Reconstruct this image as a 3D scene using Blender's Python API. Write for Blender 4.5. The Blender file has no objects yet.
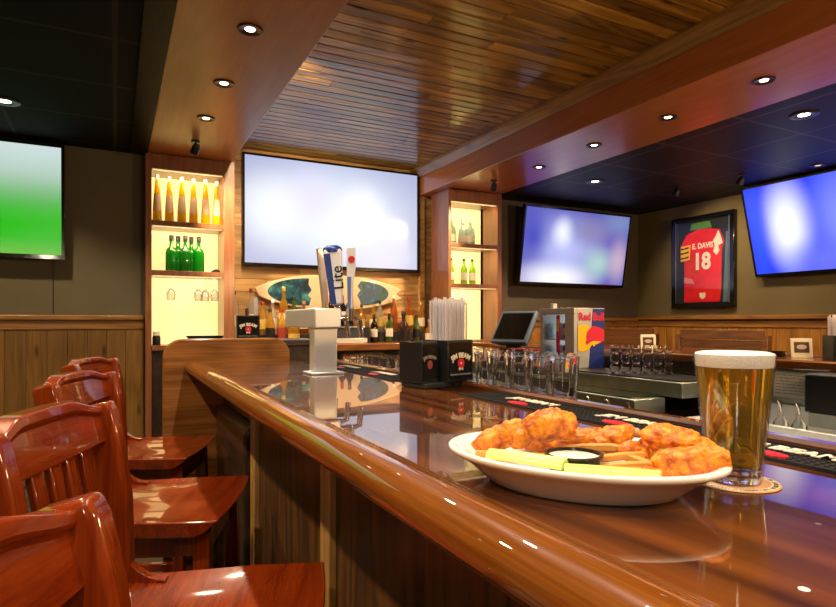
import bpy, bmesh, math, random
from mathutils import Vector, Matrix, noise

random.seed(7)
C = bpy.context.scene.collection
PI = math.pi
scene = bpy.context.scene

# ---------------------------------------------------------------- mesh helpers
class MB:
    """collects shapes into one bmesh; build() links it as ONE mesh object"""
    def __init__(self):
        self.bm = bmesh.new()
    def face(self, pts):
        vs = [self.bm.verts.new(p) for p in pts]
        return self.bm.faces.new(vs)
    def box(self, x0, x1, y0, y1, z0, z1, M=None):
        r = bmesh.ops.create_cube(self.bm, size=1.0)
        T = Matrix.Translation(((x0 + x1) / 2, (y0 + y1) / 2, (z0 + z1) / 2)) @ Matrix.Diagonal((abs(x1 - x0), abs(y1 - y0), abs(z1 - z0), 1))
        if M is not None: T = M @ T
        bmesh.ops.transform(self.bm, matrix=T, verts=r['verts'])
        return self
    def prism(self, pts, axis, a, b, M=None):
        """closed 2d outline pushed along axis from a to b. x:(y,z) y:(x,z) z:(x,y)"""
        def P(p, t):
            v = {'x': (t, p[0], p[1]), 'y': (p[0], t, p[1]), 'z': (p[0], p[1], t)}[axis]
            v = Vector(v)
            return M @ v if M is not None else v
        A = [self.bm.verts.new(P(p, a)) for p in pts]
        B = [self.bm.verts.new(P(p, b)) for p in pts]
        n = len(pts)
        fs = [self.bm.faces.new(A[::-1]), self.bm.faces.new(B)]
        for i in range(n):
            fs.append(self.bm.faces.new([A[i], A[(i + 1) % n], B[(i + 1) % n], B[i]]))
        bmesh.ops.recalc_face_normals(self.bm, faces=fs)
        return self
    def lathe(self, prof, n=32, M=None, sx=1.0, sy=1.0):
        """profile of (r, z); r==0 closes to a pole"""
        rings = []
        for r, z in prof:
            if r <= 1e-7:
                v = Vector((0, 0, z))
                rings.append([self.bm.verts.new(M @ v if M is not None else v)])
            else:
                ring = []
                for i in range(n):
                    t = 2 * PI * i / n
                    v = Vector((r * math.cos(t) * sx, r * math.sin(t) * sy, z))
                    ring.append(self.bm.verts.new(M @ v if M is not None else v))
                rings.append(ring)
        fs = []
        for a, b in zip(rings, rings[1:]):
            if len(a) == 1 and len(b) == 1: continue
            for i in range(n):
                j = (i + 1) % n
                if len(a) == 1: fs.append(self.bm.faces.new([a[0], b[j], b[i]]))
                elif len(b) == 1: fs.append(self.bm.faces.new([a[i], a[j], b[0]]))
                else: fs.append(self.bm.faces.new([a[i], a[j], b[j], b[i]]))
        bmesh.ops.recalc_face_normals(self.bm, faces=fs)
        return self
    def cyl(self, r, z0, z1, n=24, M=None, r1=None):
        r1 = r if r1 is None else r1
        return self.lathe([(0, z0), (r, z0), (r1, z1), (0, z1)], n, M)
    def sweep(self, pts, prof, up=Vector((0, 0, 1)), closed=True, scale=None):
        """2d outline (side, up) carried along points"""
        rings = []
        pts = [Vector(p) for p in pts]
        for i, p in enumerate(pts):
            d = (pts[min(i + 1, len(pts) - 1)] - pts[max(i - 1, 0)]).normalized()
            s = d.cross(up)
            if s.length < 1e-5: s = d.cross(Vector((1, 0, 0)))
            s.normalize(); u = s.cross(d)
            k = scale[i] if scale else 1.0
            rings.append([self.bm.verts.new(p + s * a * k + u * b * k) for a, b in prof])
        n = len(prof); fs = []
        for a, b in zip(rings, rings[1:]):
            for i in range(n):
                fs.append(self.bm.faces.new([a[i], a[(i + 1) % n], b[(i + 1) % n], b[i]]))
        fs.append(self.bm.faces.new(rings[0][::-1])); fs.append(self.bm.faces.new(rings[-1]))
        bmesh.ops.recalc_face_normals(self.bm, faces=fs)
        return self
    def tube(self, pts, r, n=10, scale=None):
        return self.sweep(pts, [(r * math.cos(2 * PI * i / n), r * math.sin(2 * PI * i / n)) for i in range(n)], scale=scale)
    def grid(self, fn, nu, nv, close_u=False):
        V = [[self.bm.verts.new(fn(i / nu, j / nv)) for j in range(nv + 1)] for i in range(nu if close_u else nu + 1)]
        fs = []
        for i in range(nu):
            for j in range(nv):
                k = (i + 1) % len(V)
                fs.append(self.bm.faces.new([V[i][j], V[k][j], V[k][j + 1], V[i][j + 1]]))
        return self
    def solid_sheet(self, top, bot, nu, nv):
        """closed slab between two surfaces"""
        T = [[self.bm.verts.new(top(i / nu, j / nv)) for j in range(nv + 1)] for i in range(nu + 1)]
        B = [[self.bm.verts.new(bot(i / nu, j / nv)) for j in range(nv + 1)] for i in range(nu + 1)]
        fs = []
        for i in range(nu):
            for j in range(nv):
                fs.append(self.bm.faces.new([T[i][j], T[i + 1][j], T[i + 1][j + 1], T[i][j + 1]]))
                fs.append(self.bm.faces.new([B[i][j], B[i][j + 1], B[i + 1][j + 1], B[i + 1][j]]))
        for i in range(nu):
            fs.append(self.bm.faces.new([T[i][0], B[i][0], B[i + 1][0], T[i + 1][0]]))
            fs.append(self.bm.faces.new([T[i][nv], T[i + 1][nv], B[i + 1][nv], B[i][nv]]))
        for j in range(nv):
            fs.append(self.bm.faces.new([T[0][j], T[0][j + 1], B[0][j + 1], B[0][j]]))
            fs.append(self.bm.faces.new([T[nu][j], B[nu][j], B[nu][j + 1], T[nu][j + 1]]))
        bmesh.ops.recalc_face_normals(self.bm, faces=fs)
        return self
    def build(self, name, mat, parent=None, smooth=None, bevel=0, seg=2, subsurf=0):
        me = bpy.data.meshes.new(name)
        self.bm.to_mesh(me); self.bm.free()
        o = bpy.data.objects.new(name, me)
        C.objects.link(o)
        if mat is not None: me.materials.append(mat)
        if parent is not None: o.parent = parent
        if smooth is not None:
            me.shade_smooth()
            if smooth < 180:
                try: me.set_sharp_from_angle(angle=math.radians(smooth))
                except Exception: pass
        if bevel:
            m = o.modifiers.new('Bevel', 'BEVEL'); m.width = bevel; m.segments = seg
            m.limit_method = 'ANGLE'; m.angle_limit = math.radians(40)
            me.shade_smooth()
            try: me.set_sharp_from_angle(angle=math.radians(50))
            except Exception: pass
        if subsurf:
            m = o.modifiers.new('Sub', 'SUBSURF'); m.levels = subsurf; m.render_levels = subsurf
        return o

def thing(name, label, cat, loc=(0, 0, 0), rotz=0.0, group=None):
    o = bpy.data.objects.new(name, None); C.objects.link(o)
    o.empty_display_size = 0.05
    o.location = loc; o.rotation_euler = (0, 0, rotz)
    o['label'] = label; o['category'] = cat
    if group: o['group'] = group
    return o

def tag(o, label, cat, group=None):
    o['label'] = label; o['category'] = cat
    if group: o['group'] = group
    return o

def struct(o):
    o['kind'] = 'structure'
    return o

def dup(root, loc, rotz=None, label=None, group=None):
    r = root.copy(); C.objects.link(r); r.location = loc
    if rotz is not None: r.rotation_euler = (0, 0, rotz)
    if label: r['label'] = label
    if group: r['group'] = group
    for ch in list(root.children):
        c = ch.copy(); C.objects.link(c); c.parent = r
        for g in list(ch.children):
            d = g.copy(); C.objects.link(d); d.parent = c
    return r

def text_bm(body, size, extrude=0.0006, arch=0.0, spacing=1.0, bold=0.0, shear=0.0, xs=1.0):
    """letters as a mesh in the local XY plane, centred; arch>0 bends the line over a circle of that radius"""
    cu = bpy.data.curves.new('letters', 'FONT')
    cu.body = body; cu.size = size; cu.extrude = extrude; cu.align_x = 'CENTER'; cu.align_y = 'CENTER'
    cu.space_character = spacing; cu.offset = bold; cu.shear = shear; cu.resolution_u = 3
    o = bpy.data.objects.new('letters', cu); C.objects.link(o)
    dg = bpy.context.evaluated_depsgraph_get(); dg.update()
    me = bpy.data.meshes.new_from_object(o.evaluated_get(dg))
    C.objects.unlink(o); bpy.data.objects.remove(o); bpy.data.curves.remove(cu)
    for v in me.vertices:
        v.co.x *= xs
        if arch:
            a = v.co.x / arch; r = arch + v.co.y
            v.co.x = r * math.sin(a); v.co.y = r * math.cos(a) - arch
    return me

def text(name, body, size, mat, parent, loc, rot, **k):
    me = text_bm(body, size, **k); me.name = name
    o = bpy.data.objects.new(name, me); C.objects.link(o)
    me.materials.append(mat); o.parent = parent
    o.location = loc; o.rotation_euler = rot
    return o

# ---------------------------------------------------------------- material helpers
def newmat(name):
    m = bpy.data.materials.new(name); m.use_nodes = True
    nt = m.node_tree; b = nt.nodes['Principled BSDF']
    return m, nt, b

def N(nt, t, **kw):
    n = nt.nodes.new(t)
    for k, v in kw.items(): setattr(n, k, v)
    return n

def plain(name, col, rough=0.5, metal=0.0, coat=0.0, trans=0.0, ior=1.45, emit=None, es=0.0, noise_amt=0.0, spec=0.5):
    m, nt, b = newmat(name)
    b.inputs['Base Color'].default_value = (*col, 1); b.inputs['Roughness'].default_value = rough
    b.inputs['Metallic'].default_value = metal; b.inputs['Coat Weight'].default_value = coat
    b.inputs['Coat Roughness'].default_value = 0.05
    b.inputs['Transmission Weight'].default_value = trans; b.inputs['IOR'].default_value = ior
    b.inputs['Specular IOR Level'].default_value = spec
    if emit:
        b.inputs['Emission Color'].default_value = (*emit, 1); b.inputs['Emission Strength'].default_value = es
    if noise_amt:
        tc = N(nt, 'ShaderNodeTexCoord'); nz = N(nt, 'ShaderNodeTexNoise'); nz.inputs['Scale'].default_value = 9; nz.inputs['Detail'].default_value = 6
        nt.links.new(tc.outputs['Object'], nz.inputs['Vector'])
        r = N(nt, 'ShaderNodeValToRGB')
        r.color_ramp.elements[0].position = 0.3; r.color_ramp.elements[1].position = 0.7
        r.color_ramp.elements[0].color = (*[c * (1 - noise_amt) for c in col], 1)
        r.color_ramp.elements[1].color = (*[min(1, c * (1 + noise_amt)) for c in col], 1)
        nt.links.new(nz.outputs['Fac'], r.inputs['Fac']); nt.links.new(r.outputs['Color'], b.inputs['Base Color'])
    return m

def wood(name, dark, light, axis='x', scale=1.0, rough=0.35, coat=0.0, coat_rough=0.05, island=False, knots=0.0, ring=0.35, bump=0.05, vary=0.5, mid=None):
    """streaky grain running along axis; island=True gives every board its own grain and tone"""
    m, nt, b = newmat(name); L = nt.links.new
    tc = N(nt, 'ShaderNodeTexCoord'); src = tc.outputs['Object']
    if island:
        geo = N(nt, 'ShaderNodeNewGeometry')
        mul = N(nt, 'ShaderNodeVectorMath', operation='SCALE'); mul.inputs[0].default_value = (37.1, 91.7, 53.3)
        L(geo.outputs['Random Per Island'], mul.inputs['Scale'])
        add = N(nt, 'ShaderNodeVectorMath', operation='ADD'); L(src, add.inputs[0]); L(mul.outputs[0], add.inputs[1]); src = add.outputs[0]
    s = [170.0, 170.0, 170.0]; s['xyz'.index(axis)] = 5.0
    mp = N(nt, 'ShaderNodeMapping'); mp.inputs['Scale'].default_value = [q * scale for q in s]; L(src, mp.inputs['Vector'])
    n1 = N(nt, 'ShaderNodeTexNoise'); n1.inputs['Scale'].default_value = 1.0; n1.inputs['Detail'].default_value = 8; n1.inputs['Roughness'].default_value = 0.62; n1.inputs['Distortion'].default_value = 0.4
    L(mp.outputs[0], n1.inputs['Vector'])
    s2 = [9.0, 9.0, 9.0]; s2['xyz'.index(axis)] = 1.1
    mp2 = N(nt, 'ShaderNodeMapping'); mp2.inputs['Scale'].default_value = [q * scale for q in s2]; L(src, mp2.inputs['Vector'])
    wv = N(nt, 'ShaderNodeTexNoise'); wv.inputs['Scale'].default_value = 1.0; wv.inputs['Detail'].default_value = 1.0; L(mp2.outputs[0], wv.inputs['Vector'])
    mm = N(nt, 'ShaderNodeMath', operation='MULTIPLY'); mm.inputs[1].default_value = 14.0; L(wv.outputs['Fac'], mm.inputs[0])
    fr = N(nt, 'ShaderNodeMath', operation='PINGPONG'); fr.inputs[1].default_value = 1.0; L(mm.outputs[0], fr.inputs[0])
    mx = N(nt, 'ShaderNodeMix'); mx.inputs[0].default_value = ring; L(n1.outputs['Fac'], mx.inputs[2]); L(fr.outputs[0], mx.inputs[3])
    rp = N(nt, 'ShaderNodeValToRGB'); rp.color_ramp.elements[0].position = 0.28; rp.color_ramp.elements[1].position = 0.74
    rp.color_ramp.elements[0].color = (*dark, 1); rp.color_ramp.elements[1].color = (*light, 1)
    L(mx.outputs[0], rp.inputs['Fac']); col = rp.outputs['Color']
    if island and vary:
        hs = N(nt, 'ShaderNodeMapRange'); hs.inputs['To Min'].default_value = 1 - vary; hs.inputs['To Max'].default_value = 1 + vary * 0.6
        L(geo.outputs['Random Per Island'], hs.inputs['Value'])
        vm = N(nt, 'ShaderNodeVectorMath', operation='SCALE'); L(col, vm.inputs[0]); L(hs.outputs[0], vm.inputs['Scale']); col = vm.outputs[0]
    if knots:
        s3 = [9.0, 9.0, 9.0]; s3['xyz'.index(axis)] = 3.0
        mp3 = N(nt, 'ShaderNodeMapping'); mp3.inputs['Scale'].default_value = s3; L(src, mp3.inputs['Vector'])
        vo = N(nt, 'ShaderNodeTexVoronoi'); vo.inputs['Scale'].default_value = 1.0; L(mp3.outputs[0], vo.inputs['Vector'])
        kr = N(nt, 'ShaderNodeValToRGB'); kr.color_ramp.elements[0].position = 0.05; kr.color_ramp.elements[1].position = 0.20
        kr.color_ramp.elements[0].color = (1 - knots, 1 - knots, 1 - knots, 1); kr.color_ramp.elements[1].color = (1, 1, 1, 1)
        L(vo.outputs['Distance'], kr.inputs['Fac'])
        km = N(nt, 'ShaderNodeMix', data_type='RGBA', blend_type='MULTIPLY'); km.inputs[0].default_value = 1.0
        L(col, km.inputs[6]); L(kr.outputs['Color'], km.inputs[7]); col = km.outputs[2]
    L(col, b.inputs['Base Color'])
    b.inputs['Roughness'].default_value = rough; b.inputs['Coat Weight'].default_value = coat; b.inputs['Coat Roughness'].default_value = coat_rough
    if coat >= 0.5: b.inputs['Specular IOR Level'].default_value = 0.1
    if bump:
        bp = N(nt, 'ShaderNodeBump'); bp.inputs['Strength'].default_value = bump; bp.inputs['Distance'].default_value = 0.004
        L(n1.outputs['Fac'], bp.inputs['Height']); L(bp.outputs[0], b.inputs['Normal'])
    return m

def screen(name, base, blobs, strength, axes=('x', 'z')):
    """a lit TV picture, out of focus: soft coloured patches. blobs: (u, v, ru, rv, colour, amount) in 0..1 of the panel"""
    m, nt, b = newmat(name); L = nt.links.new
    tc = N(nt, 'ShaderNodeTexCoord'); sp = N(nt, 'ShaderNodeSeparateXYZ'); L(tc.outputs['Generated'], sp.inputs[0])
    iu, iv = ['xyz'.index(a) for a in axes]
    col = None
    for (u, v, ru, rv, c, amt) in blobs:
        a = N(nt, 'ShaderNodeMath', operation='SUBTRACT'); L(sp.outputs[iu], a.inputs[0]); a.inputs[1].default_value = u
        a2 = N(nt, 'ShaderNodeMath', operation='DIVIDE'); L(a.outputs[0], a2.inputs[0]); a2.inputs[1].default_value = ru
        d = N(nt, 'ShaderNodeMath', operation='SUBTRACT'); L(sp.outputs[iv], d.inputs[0]); d.inputs[1].default_value = v
        d2 = N(nt, 'ShaderNodeMath', operation='DIVIDE'); L(d.outputs[0], d2.inputs[0]); d2.inputs[1].default_value = rv
        cb = N(nt, 'ShaderNodeCombineXYZ'); L(a2.outputs[0], cb.inputs[0]); L(d2.outputs[0], cb.inputs[1])
        ln = N(nt, 'ShaderNodeVectorMath', operation='LENGTH'); L(cb.outputs[0], ln.inputs[0])
        mr = N(nt, 'ShaderNodeMapRange', interpolation_type='SMOOTHSTEP'); L(ln.outputs['Value'], mr.inputs['Value'])
        mr.inputs['From Min'].default_value = 0.0; mr.inputs['From Max'].default_value = 1.0
        mr.inputs['To Min'].default_value = amt; mr.inputs['To Max'].default_value = 0.0
        mx = N(nt, 'ShaderNodeMix', data_type='RGBA'); L(mr.outputs[0], mx.inputs[0])
        if col is None: mx.inputs[6].default_value = (*base, 1)
        else: L(col, mx.inputs[6])
        mx.inputs[7].default_value = (*c, 1); col = mx.outputs[2]
    b.inputs['Base Color'].default_value = (0.01, 0.01, 0.012, 1); b.inputs['Roughness'].default_value = 0.25
    if col is not None: L(col, b.inputs['Emission Color'])
    b.inputs['Emission Strength'].default_value = strength
    return m

def tiles(name, col, line, size, rough, vary=0.3, axes='xy', mortar=0.012):
    m, nt, b = newmat(name); L = nt.links.new
    tc = N(nt, 'ShaderNodeTexCoord'); mp = N(nt, 'ShaderNodeMapping'); L(tc.outputs['Object'], mp.inputs['Vector'])
    br = N(nt, 'ShaderNodeTexBrick'); br.offset = 0.0; L(mp.outputs[0], br.inputs['Vector'])
    br.inputs['Scale'].default_value = 1.0; br.inputs['Brick Width'].default_value = size; br.inputs['Row Height'].default_value = size
    br.inputs['Mortar Size'].default_value = mortar; br.inputs['Mortar Smooth'].default_value = 0.1
    br.inputs['Color1'].default_value = (*col, 1); br.inputs['Color2'].default_value = (*[c * (1 + vary) for c in col], 1); br.inputs['Mortar'].default_value = (*line, 1)
    nz = N(nt, 'ShaderNodeTexNoise'); nz.inputs['Scale'].default_value = 160; nz.inputs['Detail'].default_value = 3; L(tc.outputs['Object'], nz.inputs['Vector'])
    bp = N(nt, 'ShaderNodeBump'); bp.inputs['Strength'].default_value = 0.15; bp.inputs['Distance'].default_value = 0.002; L(nz.outputs['Fac'], bp.inputs['Height']); L(bp.outputs[0], b.inputs['Normal'])
    L(br.outputs['Color'], b.inputs['Base Color']); b.inputs['Roughness'].default_value = rough; b.inputs['Specular IOR Level'].default_value = 0.2
    return m

def wallpaint(name, col):
    m, nt, b = newmat(name); L = nt.links.new
    tc = N(nt, 'ShaderNodeTexCoord'); nz = N(nt, 'ShaderNodeTexNoise'); nz.inputs['Scale'].default_value = 4; nz.inputs['Detail'].default_value = 7; L(tc.outputs['Object'], nz.inputs['Vector'])
    r = N(nt, 'ShaderNodeValToRGB'); r.color_ramp.elements[0].color = (*[c * 0.82 for c in col], 1); r.color_ramp.elements[1].color = (*[c * 1.15 for c in col], 1)
    L(nz.outputs['Fac'], r.inputs['Fac']); L(r.outputs['Color'], b.inputs['Base Color']); b.inputs['Roughness'].default_value = 0.75
    n2 = N(nt, 'ShaderNodeTexNoise'); n2.inputs['Scale'].default_value = 60; L(tc.outputs['Object'], n2.inputs['Vector'])
    bp = N(nt, 'ShaderNodeBump'); bp.inputs['Strength'].default_value = 0.12; bp.inputs['Distance'].default_value = 0.003; L(n2.outputs['Fac'], bp.inputs['Height']); L(bp.outputs[0], b.inputs['Normal'])
    return m

def clear_glass(name, tint=(1, 1, 1), rough=0.0, ior=1.45):
    """glass that lets lamp light through to what stands behind it"""
    m, nt, b = newmat(name)
    b.inputs['Base Color'].default_value = (*tint, 1); b.inputs['Roughness'].default_value = rough
    b.inputs['Transmission Weight'].default_value = 1.0; b.inputs['IOR'].default_value = ior
    return m

def thin_glass(name, tint=(0.9, 0.95, 1.0), amt=0.12, edge=0.75):
    m = bpy.data.materials.new(name); m.use_nodes = True; nt = m.node_tree; nt.nodes.clear()
    o = N(nt, 'ShaderNodeOutputMaterial'); t = N(nt, 'ShaderNodeBsdfTransparent'); t.inputs[0].default_value = (*tint, 1)
    g = N(nt, 'ShaderNodeBsdfGlossy'); g.inputs['Roughness'].default_value = 0.03
    f = N(nt, 'ShaderNodeLayerWeight'); f.inputs['Blend'].default_value = 0.25
    mr = N(nt, 'ShaderNodeMapRange'); mr.inputs['To Min'].default_value = amt; mr.inputs['To Max'].default_value = edge
    nt.links.new(f.outputs['Facing'], mr.inputs['Value'])
    x = N(nt, 'ShaderNodeMixShader'); nt.links.new(mr.outputs[0], x.inputs[0]); nt.links.new(t.outputs[0], x.inputs[1]); nt.links.new(g.outputs[0], x.inputs[2])
    nt.links.new(x.outputs[0], o.inputs[0])
    return m

M = {}
M['chair'] = wood('mahogany', (0.10, 0.009, 0.0015), (0.22, 0.034, 0.004), 'z', 0.7, 0.25, 1.0, 0.05, ring=0.12, bump=0.02)
M['chair_x'] = wood('mahogany_seat', (0.10, 0.009, 0.0015), (0.22, 0.032, 0.004), 'y', 0.7, 0.25, 1.0, 0.05, ring=0.16, bump=0.02)
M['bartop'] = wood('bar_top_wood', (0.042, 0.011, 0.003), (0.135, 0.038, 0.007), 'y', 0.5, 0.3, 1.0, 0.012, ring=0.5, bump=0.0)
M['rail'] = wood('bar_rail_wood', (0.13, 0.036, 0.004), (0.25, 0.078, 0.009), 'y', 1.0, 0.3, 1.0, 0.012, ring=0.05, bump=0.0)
M['rail'].node_tree.nodes['Principled BSDF'].inputs['Coat IOR'].default_value = 2.4
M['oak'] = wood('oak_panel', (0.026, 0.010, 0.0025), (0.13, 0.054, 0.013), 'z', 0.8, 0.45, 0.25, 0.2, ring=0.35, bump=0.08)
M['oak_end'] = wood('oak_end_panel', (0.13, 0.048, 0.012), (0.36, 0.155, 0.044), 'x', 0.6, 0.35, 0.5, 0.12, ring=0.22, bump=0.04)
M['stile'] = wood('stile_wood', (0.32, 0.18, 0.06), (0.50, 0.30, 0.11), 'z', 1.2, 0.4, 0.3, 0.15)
M['darkwood'] = wood('dark_stained_wood', (0.018, 0.010, 0.008), (0.05, 0.026, 0.018), 'y', 1.0, 0.35, 0.4, 0.15)
M['soffit'] = wood('soffit_wood', (0.36, 0.165, 0.036), (0.46, 0.220, 0.052), 'y', 0.6, 0.32, 0.5, 0.30, ring=0.2, bump=0.02)
M['beamface'] = wood('beam_face_wood', (0.37, 0.115, 0.036), (0.50, 0.175, 0.058), 'y', 0.6, 0.3, 0.4, 0.15, ring=0.2, bump=0.02)
M['cabinet'] = wood('cabinet_wood', (0.19, 0.068, 0.030), (0.31, 0.12, 0.055), 'z', 0.8, 0.35, 0.4, 0.15, ring=0.25, bump=0.03)
M['plank_ceiling'] = wood('ceiling_plank_wood', (0.17, 0.084, 0.009), (0.54, 0.315, 0.048), 'x', 0.6, 0.34, 0.6, 0.13, island=True, knots=0.85, vary=0.5, ring=0.3, bump=0.06)
M['plank_wall'] = wood('wall_plank_wood', (0.40, 0.21, 0.075), (0.72, 0.44, 0.18), 'x', 0.6, 0.5, 0.1, 0.2, island=True, knots=0.6, vary=0.3, bump=0.08)
M['wainscot'] = wood('wainscot_wood', (0.13, 0.064, 0.013), (0.27, 0.140, 0.034), 'z', 0.7, 0.4, 0.3, 0.2, island=True, knots=0.8, vary=0.25, bump=0.06, ring=0.18)
M['wainscot_r'] = wood('wainscot_wood_warm', (0.28, 0.11, 0.018), (0.52, 0.24, 0.042), 'z', 0.7, 0.4, 0.3, 0.2, island=True, knots=0.3, vary=0.2, bump=0.05)
M['trim'] = wood('trim_wood', (0.20, 0.085, 0.018), (0.40, 0.19, 0.045), 'y', 0.8, 0.35, 0.4, 0.15, ring=0.3)
M['trim_x'] = wood('trim_wood_along', (0.20, 0.09, 0.02), (0.38, 0.19, 0.05), 'x', 0.8, 0.35, 0.4, 0.15, ring=0.3, knots=0.6)
M['cove'] = wood('cove_wood', (0.20, 0.10, 0.022), (0.40, 0.22, 0.055), 'y', 0.8, 0.35, 0.4, 0.15, ring=0.3, knots=0.5)
M['counter'] = wood('back_counter_wood', (0.22, 0.075, 0.022), (0.36, 0.14, 0.045), 'x', 0.8, 0.3, 0.6, 0.1)
M['booth'] = wood('booth_wood', (0.09, 0.034, 0.012), (0.19, 0.075, 0.026), 'y', 0.8, 0.4, 0.2, 0.2, island=True, vary=0.2)
M['wall_l'] = wallpaint('grey_olive_paint', (0.135, 0.118, 0.078))
M['wall_r'] = wallpaint('olive_paint', (0.165, 0.130, 0.062))
M['wall_rb'] = wallpaint('taupe_paint', (0.105, 0.085, 0.060))
M['ceil_tile_l'] = tiles('black_ceiling_tile', (0.0055, 0.0065, 0.009), (0.035, 0.035, 0.038), 0.61, 0.85)
M['ceil_tile_r'] = tiles('dark_ceiling_tile', (0.010, 0.008, 0.013), (0.07, 0.06, 0.075), 0.61, 0.5)
M['dark_band'] = wood('dark_band_wood', (0.010, 0.006, 0.004), (0.020, 0.013, 0.008), 'y', 0.7, 0.45, 0.0, 0.2)
M['dark_band'].node_tree.nodes['Principled BSDF'].inputs['Specular IOR Level'].default_value = 0.1
M['floor'] = tiles('floor_tile', (0.06, 0.045, 0.035), (0.02, 0.016, 0.013), 0.4, 0.35)
M['black'] = plain('black_plastic', (0.010, 0.010, 0.011), 0.35)
M['black_gloss'] = plain('gloss_black', (0.006, 0.006, 0.007), 0.12, coat=0.5)
M['rubber'] = plain('black_rubber', (0.012, 0.012, 0.013), 0.6)
M['bronze'] = plain('bronze_ring', (0.07, 0.045, 0.03), 0.35, 0.8)
M['lamp'] = plain('lamp_lens', (1, 0.95, 0.8), 0.4, emit=(1.0, 0.86, 0.6), es=6.0)
M['lamp_off'] = plain('unlit_lens', (0.5, 0.36, 0.2), 0.4, emit=(1.0, 0.7, 0.35), es=0.5)  # faint emission, shared by one ceiling lamp and the added LED strips
M['steel'] = plain('brushed_steel', (0.80, 0.82, 0.85), 0.36, 0.7)
M['steel_dull'] = plain('dull_steel', (0.36, 0.40, 0.38), 0.33, 1.0, noise_amt=0.15)
M['chrome'] = plain('chrome', (0.85, 0.86, 0.88), 0.06, 1.0)
M['white'] = plain('white_paint', (0.8, 0.79, 0.77), 0.4)
M['cream'] = plain('cream_print', (0.80, 0.74, 0.58), 0.5)
M['red'] = plain('red_print', (0.62, 0.02, 0.03), 0.45)
M['paper'] = plain('paper', (0.72, 0.70, 0.67), 0.7, noise_amt=0.08)
M['porcelain'] = plain('porcelain', (0.84, 0.82, 0.79), 0.12, coat=0.6)
M['glass'] = clear_glass('clear_glass')
M['thin'] = thin_glass('thin_clear_glass', (0.93, 0.95, 0.99), 0.10)
M['glow'] = plain('backlit_panel', (0.9, 0.8, 0.5), 0.5, emit=(1.0, 0.78, 0.30), es=0.46)

# ---------------------------------------------------------------- camera (eye 1.26 m above the floor, level, turned towards the bar)
YAW = math.radians(27.183)
cam_d = bpy.data.cameras.new('camera'); cam = bpy.data.objects.new('camera', cam_d); C.objects.link(cam)
cam.location = (0, 0, 1.26); cam.rotation_euler = (PI / 2, 0, -YAW)
cam_d.sensor_fit = 'HORIZONTAL'; cam_d.sensor_width = 36.0; cam_d.lens = 36.0 * 590 / 836
cam_d.shift_y = (322 - 303.5) / 836; cam_d.clip_start = 0.02
scene.camera = cam

# ================================================================ THE SETTING
ZS = 2.56          # underside of soffits and dropped ceilings
ZC = 2.82          # plank ceiling
struct(MB().box(-3.0, 5.8, -2.6, 5.6, -0.1, 0).build('floor', M['floor']))
# plank ceiling above the bar well: boards run across the room
b = MB(); y = -2.6
while y < 5.5:
    x = 0.80 - random.random() * 1.4
    while x < 2.80:
        l = 1.1 + random.random() * 1.3
        x0, x1 = max(x, 0.80), min(x + l, 2.82)
        if x1 - x0 > 0.02:
            yb = y + 0.092
            ta, tb = random.uniform(0, 0.0022), random.uniform(0, 0.0022)
            b.prism([(y + 0.001, ZC + 0.03), (y + 0.001, ZC + 0.010 + ta), (y + 0.008, ZC + ta), (yb - 0.008, ZC + tb), (yb - 0.001, ZC + 0.010 + tb), (yb - 0.001, ZC + 0.03)], 'x', x0, x1 - 0.0015)
        x += l
    y += 0.092
struct(b.build('ceiling', M['plank_ceiling']))
struct(MB().box(-3.0, 5.8, -2.6, 5.6, 2.87, 2.95).build('ceiling_upper', M['black']))
struct(MB().box(-3.0, 0.11, -2.6, 5.1, ZS, ZS + 0.05).build('ceiling_left', M['ceil_tile_l']))
struct(MB().box(0.105, 0.222, -2.6, 5.0, ZS - 0.012, ZS + 0.06).build('trim_1', M['dark_band']))
struct(MB().box(3.49, 5.8, -2.6, 5.3, ZS + 0.015, ZS + 0.06).build('ceiling_right', M['ceil_tile_r']))
struct(MB().box(0.222, 0.842, -2.6, 5.5, ZS, ZC + 0.04).build('beam_left', M['soffit'], bevel=0.004))
struct(MB().box(2.79, 3.49, -2.6, 5.5, ZS, ZC + 0.04).build('beam_right', M['beamface'], bevel=0.004))
struct(MB().prism([(2.70, ZC - 0.001), (2.79, ZC - 0.001), (2.79, ZC - 0.075), (2.78, ZC - 0.078), (2.765, ZC - 0.06), (2.72, ZC - 0.022), (2.70, ZC - 0.018)], 'y', -2.6, 5.45).build('trim_2', M['cove']))

# plank wall behind the big screen
b = MB(); z = 0.0
while z < 2.82:
    h = 0.118; x = 0.7 - random.random() * 1.0
    while x < 3.0:
        l = 0.7 + random.random() * 1.0
        x0, x1 = max(x, 0.7), min(x + l, 3.0)
        if x1 - x0 > 0.02:
            d = random.random() * 0.005
            b.box(x0 + 0.001, x1 - 0.001, 5.45 - d, 5.50, z + 0.0015, min(z + h - 0.0015, 2.85))
        x += l
    z += h
struct(b.build('wall_back', M['plank_wall']))
struct(MB().box(2.80, 2.86, 5.41, 5.45, 0, 2.82).build('trim_3', M['plank_wall'], bevel=0.004))
struct(MB().box(-3.0, 0.24, 5.05, 5.15, 0, 2.6).build('wall_back_left', M['wall_l']))
struct(MB().box(3.45, 5.75, 5.22, 5.32, 0, 2.6).build('wall_back_right', M['wall_rb']))
struct(MB().box(5.72, 5.82, -2.6, 5.32, 0, 2.65).build('wall_right', M['wall_r']))
struct(MB().box(-3.1, -3.0, -2.6, 5.15, 0, 2.65).build('wall_left', M['wall_l']))
struct(MB().box(-3.1, 5.8, -2.7, -2.6, 0, 2.87).build('wall_rear', M['wall_l']))
struct(MB().box(-0.402, -0.398, 5.044, 5.05, 1.32, 2.56).build('trim_4', M['black']))   # the vertical joint in the paint panels
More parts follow.
